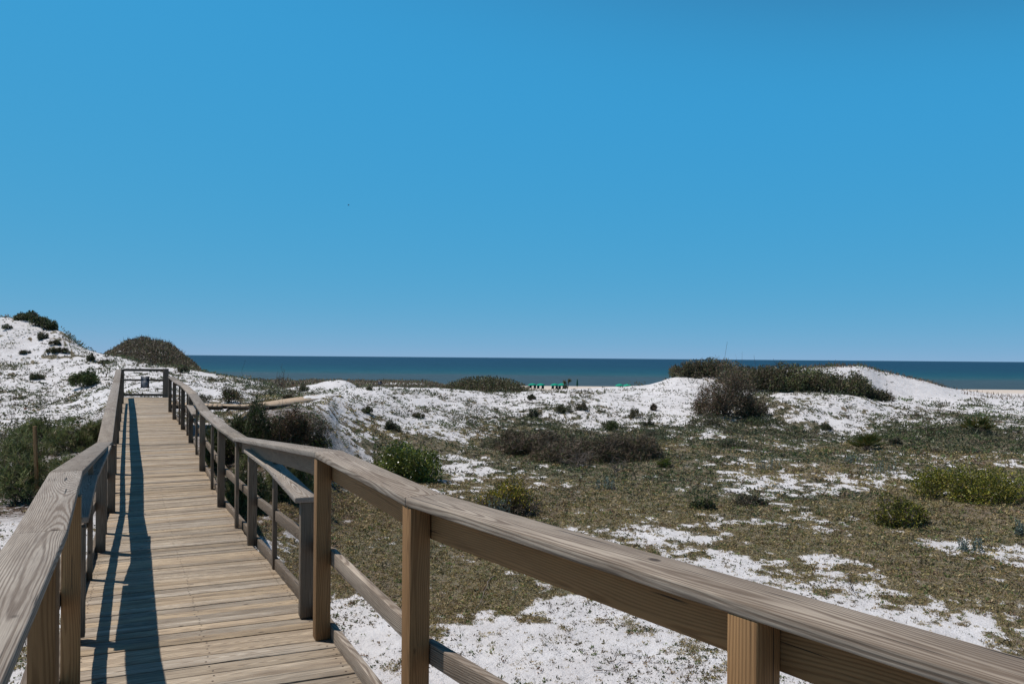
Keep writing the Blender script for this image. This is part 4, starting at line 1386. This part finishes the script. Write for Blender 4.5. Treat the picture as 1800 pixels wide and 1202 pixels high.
bare('dry_plant', 1318, 915, 40, 14, 'single thin upright dry stalk in the olive swale', n=2, r=.006)
bare('dry_plant', 903, 1062, 60, 26, 'thin dry stalk leaning over the edge of the olive mat', n=2, r=.004)
bare('dry_plant', 1500, 1040, 44, 26, 'thin dry stalk with fine twigs on the right of the swale', n=4, r=.004)


def ground_stick(px0, py0, px1, py1, label, arch=0.1, r=.008):
    a, b = hit(px0, py0), hit(px1, py1)
    k = 9
    P = []
    for i in range(k):
        t = i / (k - 1)
        q = a.lerp(b, t)
        q.x += random.uniform(-.03, .03)
        q.y += random.uniform(-.05, .05)
        z = float(ground_z(q.x, q.y)) + r + math.sin(t * math.pi) * arch
        P.append((q.x, q.y, z))
    v, f = tubes([(np.array(P), np.linspace(r, r * .4, k))], 5)
    o = mesh_np('fallen_stick', v, f, DEADWOOD)
    tag(o, label, 'stick', 'dead sticks on the sand')
ground_stick(868, 1012, 830, 1085, 'thin curved dead stick at the edge of the olive mat', .06)
ground_stick(1072, 1165, 1125, 1160, 'arched dead vine on the white sand under the rail', .10, .007)
ground_stick(1262, 1022, 1335, 1019, 'thin dark stick lying on the bare sand above the near cap', .02)
ground_stick(1040, 1178, 1095, 1185, 'thin dead stick on the sand below the arched vine', .03, .006)
ground_stick(8, 1150, 45, 1160, 'thin dead twig on the sand left of the near post', .03, .006)
ground_stick(110, 717, 145, 719, 'dead stick lying on the sand below the rounded dark shrub', .02, .012)

# ---- wooden stake on the left ----
p = hit(66, 884)
stk = Boxes()
top = at(61, 749, p.y)
stk.beam((p.x, p.y, p.z - .2), (top.x, p.y, top.z), .055, .055)
so = stk.build('wooden_stake', WOOD_NEW, None, .005)
tag(so, 'thin weathered wooden stake standing in the scrub left of the boardwalk', 'stake')

# ----------------------------------------------------------------------------
# beach: umbrellas, chairs, small notice, bird
# ----------------------------------------------------------------------------
GREEN = plain('green_umbrella_fabric', (0.006, 0.27, 0.17, 1), 0.8, 0.1, 0.12, 6)
DGREEN = plain('dark_green_fabric', (0.008, 0.055, 0.035, 1), 0.8, 0.1, 0.15, 6)
POLE = plain('pale_wood_pole', (0.4, 0.34, 0.26, 1), 0.6, 0.2, 0.15, 8)
BLUEC = plain('dark_blue_chair_fabric', (0.008, 0.020, 0.028, 1), 0.8, 0.1, 0.2, 9)
CHW = plain('chair_frame_wood', (0.18, 0.14, 0.10, 1), 0.7, 0.2, 0.2, 9)


def umbrella(px, py_top, Y, label, wide=2.2):
    a, b = ray(px, py_top)
    x = a * Y
    gz = float(ground_z(x, Y))
    ztop = ZE - b * Y
    root = empty('beach_umbrella', (x, Y, gz), label, 'umbrella', 'open green beach umbrellas')
    n = 8
    vs, fs = [], []
    rings = ((0.0, 0.0), (.35, -.07), (.7, -.20), (1.0, -.42), (1.0, -.55))
    for q, dz in rings:
        for i in range(n):
            an = i * 2 * math.pi / n
            vs.append((x + math.cos(an) * q * wide / 2 + (0.002 * math.cos(an) if q == 0 else 0), Y + math.sin(an) * q * wide / 2 + (0.002 * math.sin(an) if q == 0 else 0), ztop + dz))
    for r_ in range(len(rings) - 1):
        for i in range(n):
            j = (i + 1) % n
            fs.append((r_ * n + i, (r_ + 1) * n + i, (r_ + 1) * n + j, r_ * n + j))
    mesh_np('canopy', vs, fs, GREEN, root)
    v, f = tubes([(np.array([(x, Y, gz - .2), (x, Y, ztop + .12)]), [.028, .028])], 8)
    mesh_np('pole', v, f, POLE, root)


UY = 196.0
UL = [(908, 674.2, 'green umbrella half hidden by the brown shrub mound, leftmost of the beach row'),
      (936, 673.6, 'green beach umbrella just right of the brown shrub mound'),
      (950.5, 673.8, 'green beach umbrella, second to the right of the shrub mound'),
      (975, 673.8, 'green beach umbrella, left one of the pair by the dark palm'),
      (988, 673.4, 'green beach umbrella touching the dark palm'),
      (1089, 674.6, 'green umbrella top showing above the white ridge, left of two'),
      (1103, 674.8, 'green umbrella top showing above the white ridge, right of two')]
for i, (px_, py_, lab) in enumerate(UL):
    umbrella(px_, py_, UY + (i % 2) * 2.2, lab)
# closed umbrella
a, b = ray(1014.5, 673.5)
x, Y = a * UY, UY
gz = float(ground_z(x, Y))
cu = empty('beach_umbrella', (x, Y, gz), 'single closed dark green beach umbrella right of the dark palm', 'umbrella')
prof = [(.03, 2.75), (.13, 2.45), (.20, 1.8), (.24, 1.2), (.20, .95), (.05, .9)]
vs = [(x + math.cos(t) * r_, Y + math.sin(t) * r_, gz + z_) for r_, z_ in prof for t in np.arange(8) * math.pi / 4]
fs = [(k * 8 + i, (k + 1) * 8 + i, (k + 1) * 8 + (i + 1) % 8, k * 8 + (i + 1) % 8) for k in range(5) for i in range(8)]
mesh_np('canopy', vs, fs, DGREEN, cu)
v, f = tubes([(np.array([(x, Y, gz - .2), (x, Y, gz + 2.9)]), [.03, .03])], 8)
mesh_np('pole', v, f, POLE, cu)
# lounge chairs in pairs under the umbrellas, seen from behind
chair_proto = None
CH = [(933, 'under the umbrella beside the shrub mound, left chair'), (940.5, 'under the umbrella beside the shrub mound, right chair'),
      (946.5, 'under the second umbrella from the shrub mound, left chair'), (954.5, 'under the second umbrella from the shrub mound, right chair'),
      (972, 'under the left umbrella of the pair by the palm, left chair'), (979, 'under the left umbrella of the pair by the palm, right chair'),
      (984, 'under the umbrella touching the palm, left chair'), (991.5, 'under the umbrella touching the palm, right chair')]
for i, (px_, lab) in enumerate(CH):
    Y = UY - 0.6
    x = (px_ - 900) / F * Y
    gz = float(ground_z(x, Y))
    if chair_proto is None:
        r = empty('beach_chair', (x, Y, gz), 'dark beach chair ' + lab, 'chair', 'dark chairs under the umbrellas')
        b1, b2_, b3_ = Boxes(), Boxes(), Boxes()
        b1.beam((x, Y - .55, gz + 1.05), (x, Y - .05, gz + .34), .62, .05, side=(1, 0, 0))
        b2_.beam((x, Y - .05, gz + .36), (x, Y + 1.25, gz + .40), .62, .05, side=(1, 0, 0))
        for sx_ in (-.28, .28):
            for yy_ in (-.05, 1.15):
                b3_.beam((x + sx_, Y + yy_, gz), (x + sx_, Y + yy_, gz + .34), .05, .05)
        b1.build('backrest', BLUEC, r, 0)
        b2_.build('seat', BLUEC, r, 0)
        b3_.build('frame', CHW, r, 0)
        chair_proto = r
    else:
        r = chair_proto.copy()
        COL.objects.link(r)
        r.location = (x, Y, gz)
        r['label'] = 'dark beach chair ' + lab
        for ch in list(chair_proto.children):
            c_ = ch.copy()
            COL.objects.link(c_)
            c_.parent = r
# dark ragged palm-like shrub by the umbrellas, on the ridge
Yp = 64.0
a, b = ray(995, 686)
px0 = np.array([a * Yp, Yp, float(ground_z(a * Yp, Yp)) - .05])
dp = empty('ridge_palm', tuple(px0), 'dark ragged palm like plant on the ridge beside the umbrellas', 'plant')
P, parts = [], []
for tx, ty in ((992, 672), (1000.5, 669), (994, 680)):
    t = np.array(at(tx, ty, Yp))
    P.append(branch(px0, t, .035, .025, .03, 5))
    m_ = 120
    D = unit(rng.normal(size=(m_, 3)))
    parts.append(blades(np.repeat(t[None], m_, 0), D, .22 * rng.uniform(.5, 1.2, m_), .05, tint(m_, PAL_BROWN + PAL_DARK)))
foliage_obj('fronds', parts, LEAF, dp)
v, f = tubes(P)
mesh_np('stem', v, f, BARK, dp)

# small notice on the ridge
Yn = 57.5
c0 = at(667.5, 672, Yn)
gz = float(ground_z(c0.x, Yn))
ns = empty('notice_sign', (c0.x, Yn, gz), 'tiny dark notice sign on two stakes on the middle ridge', 'sign')
bxs('board', [(c0.x - .15, c0.x + .15, Yn, Yn + .015, c0.z - .17, c0.z + .10)], DARK, ns)
bxs('panel', [(c0.x - .11, c0.x + .11, Yn - .006, Yn - .003, c0.z - .13, c0.z + .0)], PANEL, ns)
for s_ in (-.12, .12):
    bxs('stake', [(c0.x + s_ - .015, c0.x + s_ + .015, Yn + .02, Yn + .045, gz - .2, c0.z + .15)], CHW, ns)

# distant bird in the sky: body with two raised wings and a tail
Yb = 230.0
bc = at(612.5, 361, Yb)
BIRD = plain('dark_bird_plumage', (0.03, 0.03, 0.035, 1), 0.8, 0.1)
bd = empty('bird', bc, 'tiny dark bird gliding high in the clear blue sky', 'bird')
ring, prof = 8, [(-.26, .02), (-.18, .06), (-.02, .085), (.12, .06), (.18, .05), (.25, .012)]
vs = [(bc.x + t_, bc.y + math.cos(an) * r_, bc.z + math.sin(an) * r_) for t_, r_ in prof for an in np.arange(ring) * 2 * math.pi / ring]
fs = [(k * ring + i, (k + 1) * ring + i, (k + 1) * ring + (i + 1) % ring, k * ring + (i + 1) % ring) for k in range(len(prof) - 1) for i in range(ring)]
mesh_np('body', vs, fs, BIRD, bd)
for s_ in (-1, 1):
    w_ = Boxes()
    A = Vector((bc.x + .02, bc.y + s_ * .05, bc.z + .03))
    B = Vector((bc.x + .10 * 1, bc.y + s_ * .42, bc.z + .16))
    Cc = Vector((bc.x - .12, bc.y + s_ * .85, bc.z + .10))
    dn = Vector((0, 0, .012))
    for p0, p1, c0_, c1_ in ((A, B, .10, .08), (B, Cc, .08, .02)):
        ex0, ex1 = Vector((c0_, 0, 0)), Vector((c1_, 0, 0))
        w_.hexa([p0 - ex0 - dn, p0 + ex0 - dn, p1 + ex1 - dn, p1 - ex1 - dn, p0 - ex0 + dn, p0 + ex0 + dn, p1 + ex1 + dn, p1 - ex1 + dn], (1, 0, 0), (0, 1, 0), (0, 0, 1))
    w_.build('wing', BIRD, bd, 0)

# ----------------------------------------------------------------------------
# ground cover (nobody could count it)
# ----------------------------------------------------------------------------
def candidates(n, rmin, rmax, az0=-36, az1=36, power=1.0):
    """points roughly even over the picture: density falls with distance"""
    az = np.radians(rng.uniform(az0, az1, n))
    u = rng.random(n)
    if power == 0:
        r = rmin * (rmax / rmin) ** u
    else:
        k = -power
        r = (rmin ** k + (rmax ** k - rmin ** k) * u) ** (1 / k)
    x, y = np.sin(az) * r, np.cos(az) * r
    return x, y, ground_z(x, y), r


def off_walk(x, y):
    """keep plants from growing through the deck"""
    keep = np.ones(len(x), bool)
    for i in range(len(SEC) - 1):
        a = np.array((SEC[i][0] + SEC[i][1]) / 2)[:2]
        b = np.array((SEC[i + 1][0] + SEC[i + 1][1]) / 2)[:2]
        ab = b - a
        t = np.clip(((x - a[0]) * ab[0] + (y - a[1]) * ab[1]) / (ab @ ab), 0, 1)
        keep &= np.hypot(x - a[0] - t * ab[0], y - a[1] - t * ab[1]) > 0.85
    for i in range(len(path) - 1):
        a, b = np.array(path[i][:2]), np.array(path[i + 1][:2])
        ab = b - a
        t = np.clip(((x - a[0]) * ab[0] + (y - a[1]) * ab[1]) / (ab @ ab), 0, 1)
        keep &= np.hypot(x - a[0] - t * ab[0], y - a[1] - t * ab[1]) > 0.7
    gate_sand = np.hypot((x + 13.2) / 2.6, (y - 32.5) / 4.0) < 1
    keep &= ~(gate_sand & (rng.random(len(x)) < .8))
    return keep


def mat_tufts(x, y, z, r, k, size, pal, flat=0.6, asp=0.45, jit=.25):
    n = len(x)
    s_ = size * rng.uniform(.6, 1.4, n)
    P = np.stack([x, y, z], 1)
    B = np.repeat(P, k, 0)
    S = np.repeat(s_, k)
    offs = rng.normal(size=(n * k, 3)) * (S * 0.7)[:, None] * np.array([1, 1, 0.0])
    B = B + offs
    B[:, 2] += rng.random(n * k) * S * 0.5
    D = unit(rng.normal(size=(n * k, 3)) * np.array([1, 1, .5]) + np.array([0, 0, 1.0 - flat * .7]))
    D[:, 2] = np.abs(D[:, 2])
    c = np.repeat(tint(n, pal, jit), k, 0) * rng.uniform(.8, 1.2, (n * k, 1))
    return leaves(B, D, S, S * asp, c)


# olive mat of the swale
x, y, z, r = candidates(230000, 7.5, 60.0, power=0.55)
m_ = (rng.random(len(x)) < np.clip(cover(x, y, z) * 1.1 + .02, 0, 1)) & off_walk(x, y)
x, y, z, r = x[m_], y[m_], z[m_], r[m_]
patch = fbm(x / 3.0 + 60, y / 4.0 + 20, 3) + (r - 25) * 0.006
pn = np.clip((patch - .5) * 4 + .5, 0, 1)
green = rng.random(len(x)) < pn * .75
px_, py_ = proj(x, y, z)
near = (py_ > 880)
green &= ~(near & (rng.random(len(x)) < .75))
dune = (r > 42)
size = np.maximum(.021, r * .0017) * np.where(rng.random(len(x)) < .12, 1.8, 1.0)
parts = []
for sel, pal in ((~green & ~dune, PAL_OLIVE), (green & ~dune, PAL_DUNE + [(0.075, .105, .035, 4), (0.10, .075, .055, 2)]), (dune, PAL_DUNE + PAL_SCRUB)):
    parts.append(mat_tufts(x[sel], y[sel], z[sel], r[sel], 7, size[sel], pal, jit=.38))
o = foliage_obj('ground_cover', parts, LEAF, None)
tag(o, 'low olive and green plant mat covering the sandy swale', 'ground cover', kind='stuff')

# loose herbs poking out of the mat, and the many small tufts on the white slopes
parts = []
pal = PAL_DUNE + PAL_SCRUB + [(0.07, .10, .03, 3)]
for cnt, r0_, r1_, pw, kind_ in ((15000, 13.0, 46.0, 0.2, 'herb'), (90000, 26.0, 100.0, 0.1, 'tuft'), (9000, 28.0, 90.0, 0.1, 'clump')):
    x, y, z, r = candidates(cnt, r0_, r1_, power=pw)
    raw = cover(x, y, z, True)
    nn_ = fbm(x / 1.7 + 80, y / 2.0 + 33, 3, .6)
    px_, py_ = proj(x, y, z)
    if kind_ == 'herb':
        prob = .30 * raw * np.clip((nn_ - .38) * 5, .08, 1) * np.clip((r - 14) / 8, .25, 1)
    else:
        slope = np.clip((r - 34) / 6, 0, 1) * (px_ > 400) + np.clip((r - 27) / 5, 0, 1) * (px_ <= 400)
        prob = np.clip((raw - .045) * 1.7, 0, .75) * np.clip((nn_ - .36) * 4.5, .04, 1) * slope
        if kind_ == 'clump':
            prob = prob * np.clip((fbm(x / 4.0 + 3, y / 4.0 + 8, 2) - .42) * 5, .1, 1)
    m_ = (rng.random(len(x)) < prob) & off_walk(x, y)
    x, y, z, r = x[m_], y[m_], z[m_], r[m_]
    n = len(x)
    k = {'herb': 12, 'tuft': 6, 'clump': 34}[kind_]
    sz = {'herb': .0042, 'tuft': .0019, 'clump': .0036}[kind_]
    S = np.repeat(np.maximum(.05, r * sz) * rng.uniform(.5, 1.5, n), k)
    spread = {'herb': .8, 'tuft': .8, 'clump': 1.5}[kind_]
    B = np.repeat(np.stack([x, y, z], 1), k, 0) + rng.normal(size=(n * k, 3)) * (S * spread)[:, None] * np.array([1, 1, 0])
    if kind_ == 'clump':
        B[:, 2] = ground_z(B[:, 0], B[:, 1]) + rng.random(n * k) * S * .8
    D = unit(rng.normal(size=(n * k, 3)) * np.array([.9, .9, .4]) + np.array([0, 0, .6]))
    D[:, 2] = np.abs(D[:, 2])
    c = np.repeat(tint(n, pal, .3), k, 0)
    lw = np.maximum(.018, np.repeat(r, k) * .0011)
    parts.append(leaves(B, D, S * rng.uniform(.5, 1.2, n * k), lw, c))
o = foliage_obj('dune_plants', parts, LEAF, None)
tag(o, 'small wild plants scattered over the white dunes and swale', 'wild plants', kind='stuff')

# tiny sprouts and dark plant bits on the near bare sand
x, y, z, r = candidates(90000, 5.0, 40.0, power=1.0)
nb = fbm(x / .8 + 9, y / .8 + 9, 3)
m_ = (cover(x, y, z) < .4) & off_walk(x, y) & (rng.random(len(x)) < np.clip((nb - .38) * 3, 0.05, 1))
x, y, z, r = x[m_], y[m_], z[m_], r[m_]
n = len(x)
S = np.maximum(.010, r * .0011) * rng.uniform(.5, 2.0, n)
D = unit(rng.normal(size=(n, 3)) * np.array([1, 1, .25]))
D[:, 2] = np.abs(D[:, 2])
B = np.stack([x, y, z + .004], 1)
parts = [leaves(B, D, S * 1.6, S * .8, tint(n, [(0.05, .04, .03, 5), (0.09, .07, .05, 3), (0.14, .12, .08, 2), (.07, .08, .03, 1)]))]
sel = rng.random(n) < .13
ns_ = int(sel.sum())
k = 7
B2 = np.repeat(B[sel], k, 0) + rng.normal(size=(ns_ * k, 3)) * np.array([.018, .018, 0])
D2 = unit(rng.normal(size=(ns_ * k, 3)) + np.array([0, 0, .8]))
D2[:, 2] = np.abs(D2[:, 2])
parts.append(leaves(B2, D2, rng.uniform(.02, .05, ns_ * k), .016, np.repeat(tint(ns_, [(0.07, .095, .03, 3), (0.10, .09, .05, 3), (.12, .08, .05, 2)]), k, 0)))
sel = rng.random(n) < .05
ns_ = int(sel.sum())
k = 3
B2 = np.repeat(B[sel], k, 0) + rng.normal(size=(ns_ * k, 3)) * np.array([.012, .012, 0])
D2 = unit(rng.normal(size=(ns_ * k, 3)) * .4 + np.array([0, 0, 1.0]))
parts.append(blades(B2, D2, rng.uniform(.05, .14, ns_ * k), .005, np.repeat(tint(ns_, PAL_BROWN), k, 0)))
o = foliage_obj('sand_litter', parts, LEAF_DRY, None)
tag(o, 'dark plant litter and tiny sprouts strewn over the near white sand', 'litter', kind='stuff')

# scrub clothing the mound at upper left and the foredune in front of the sea
x, y, z, r = candidates(80000, 60.0, 95.0, -28.5, -20.5, power=1.0)
px_, py_ = proj(x, y, z)
edge = np.interp(px_, [180, 190, 215, 250, 285, 318, 345, 362], [0, .5, 1, 1, 1, 1, .8, 0])
m_ = rng.random(len(x)) < edge * np.clip((y - 57) / 3, 0, 1)
x, y, z, r = x[m_], y[m_], z[m_], r[m_]
n = len(x)
lump = fbm(x / 1.1, y / 1.1, 3)
hgt = np.clip((lump - .25) * 1.3, .05, 1.0) * .75
B = np.stack([x, y, z + hgt * rng.random(n) ** .5], 1)
D = unit(rng.normal(size=(n, 3)) + np.array([0, 0, .5]))
parts = [leaves(B, D, rng.uniform(.12, .26, n), .09, tint(n, PAL_SCRUB + PAL_BROWN))]
m2 = rng.random(n) < .06
D2 = unit(rng.normal(size=(int(m2.sum()), 3)) * .4 + np.array([0, 0, 1]))
parts.append(blades(B[m2], D2, rng.uniform(.2, .55, int(m2.sum())), .04, tint(int(m2.sum()), PAL_BROWN)))
o = foliage_obj('mound_scrub', parts, LEAF, None)
tag(o, 'dense brown green scrub covering the rounded mound behind the gate', 'scrub', kind='stuff')

x, y, z, r = candidates(60000, 100.0, 175.0, -22, 3.0, power=0.5)
px_, py_ = proj(x, y, z)
edge = np.interp(px_, [335, 400, 470, 760, 850, 930, 1000], [0.0, .7, 1, 1, .6, .35, 0])
m_ = (rng.random(len(x)) < edge)
x, y, z, r = x[m_], y[m_], z[m_], r[m_]
n = len(x)
lump = fbm(x / 2.5, y / 2.5, 3)
hgt = np.clip((lump - .2) * 1.4, .05, 1.0) * .85
B = np.stack([x, y, z + hgt * rng.random(n) ** .6], 1)
D = unit(rng.normal(size=(n, 3)) * .7 + np.array([0, 0, .8]))
o = foliage_obj('foredune_scrub', [leaves(B, D, rng.uniform(.3, .6, n), .16, tint(n, PAL_BROWN + PAL_SCRUB + [(.16, .11, .07, 3)]))], LEAF, None)
tag(o, 'brown sea oats and scrub along the foredune before the sea', 'scrub', kind='stuff')

# dry grass fringes on the right crest and the right beach line
x, y, z, r = candidates(30000, 76.0, 120.0, 18, 40, power=0.5)
px_, py_ = proj(x, y, z)
crest = np.interp(px_, [1400, 1440, 1640, 1690, 1900], [1, 1, .8, .25, .25])
band = np.where(px_ < 1690, (np.abs(py_ - np.interp(px_, [1400, 1460, 1510, 1560, 1640, 1700], [648, 643, 643, 656, 673, 689])) < 3.0), (r > 92) & (r < 116))
m_ = band & (rng.random(len(x)) < crest * .5)
x, y, z, r = x[m_], y[m_], z[m_], r[m_]
n = len(x)
B = np.stack([x, y, z], 1)
D = unit(rng.normal(size=(n, 3)) * .45 + np.array([0, 0, 1]))
o = foliage_obj('crest_grass', [blades(B, D, rng.uniform(.15, .45, n), .06, tint(n, [(0.16, .10, .06, 3), (.11, .075, .05, 3), (.08, .07, .04, 2)]))], LEAF_DRY, None)
tag(o, 'sparse reddish dry grass fringing the right dune crest', 'grass', kind='stuff')

# ----------------------------------------------------------------------------
# light, sky, camera
# ----------------------------------------------------------------------------
SUN = Vector((-0.53, 0.15, 1.0)).normalized()
EL = math.asin(SUN.z)
ROT = math.atan2(SUN.x, SUN.y)
ld = bpy.data.lights.new('sun', 'SUN')
ld.energy = 4.7
ld.angle = math.radians(0.5)
ld.color = (1.0, 0.955, 0.90)
lo = bpy.data.objects.new('sun', ld)
lo.rotation_euler = (-SUN).to_track_quat('-Z', 'Y').to_euler()
lo.location = (0, 0, 60)
link(lo)

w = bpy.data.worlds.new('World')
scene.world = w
w.use_nodes = True
nt = w.node_tree
nt.nodes.clear()
wo = nt.nodes.new('ShaderNodeOutputWorld')
bg = nt.nodes.new('ShaderNodeBackground')
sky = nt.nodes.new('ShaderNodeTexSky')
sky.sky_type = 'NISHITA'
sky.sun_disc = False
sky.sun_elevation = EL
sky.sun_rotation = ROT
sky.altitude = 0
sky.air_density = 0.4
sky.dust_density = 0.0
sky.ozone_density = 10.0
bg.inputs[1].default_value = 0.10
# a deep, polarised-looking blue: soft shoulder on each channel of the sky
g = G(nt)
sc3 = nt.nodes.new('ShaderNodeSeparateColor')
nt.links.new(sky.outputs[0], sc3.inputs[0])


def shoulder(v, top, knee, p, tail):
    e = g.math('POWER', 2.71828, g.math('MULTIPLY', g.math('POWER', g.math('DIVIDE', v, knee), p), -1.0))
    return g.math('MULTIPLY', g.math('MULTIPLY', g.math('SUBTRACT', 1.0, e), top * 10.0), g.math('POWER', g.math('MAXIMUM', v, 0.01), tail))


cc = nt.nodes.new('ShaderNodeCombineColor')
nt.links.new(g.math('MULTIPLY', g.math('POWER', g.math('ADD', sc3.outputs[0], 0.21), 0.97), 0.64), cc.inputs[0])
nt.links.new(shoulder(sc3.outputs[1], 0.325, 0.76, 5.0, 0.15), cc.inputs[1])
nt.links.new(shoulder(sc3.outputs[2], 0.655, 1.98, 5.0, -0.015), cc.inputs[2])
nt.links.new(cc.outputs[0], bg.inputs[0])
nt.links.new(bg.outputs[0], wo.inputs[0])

cd = bpy.data.cameras.new('camera')
cd.sensor_fit = 'HORIZONTAL'
cd.sensor_width = 36.0
cd.lens = 28.0
cd.shift_y = HC / 1800.0
cd.clip_start = 0.05
cd.clip_end = 200000.0
co = bpy.data.objects.new('camera', cd)
link(co)
th = math.atan(RS)
R = Matrix(((math.cos(th), -math.sin(th), 0), (0, 0, -1), (math.sin(th), math.cos(th), 0)))
co.matrix_world = Matrix.Translation((0, 0, ZE)) @ R.to_4x4()
scene.camera = co

scene.view_settings.view_transform = 'Standard'
scene.view_settings.look = 'None'
scene.view_settings.exposure = 0.0
scene.view_settings.gamma = 1.0
scene.render.engine = 'CYCLES'
scene.cycles.max_bounces = 6
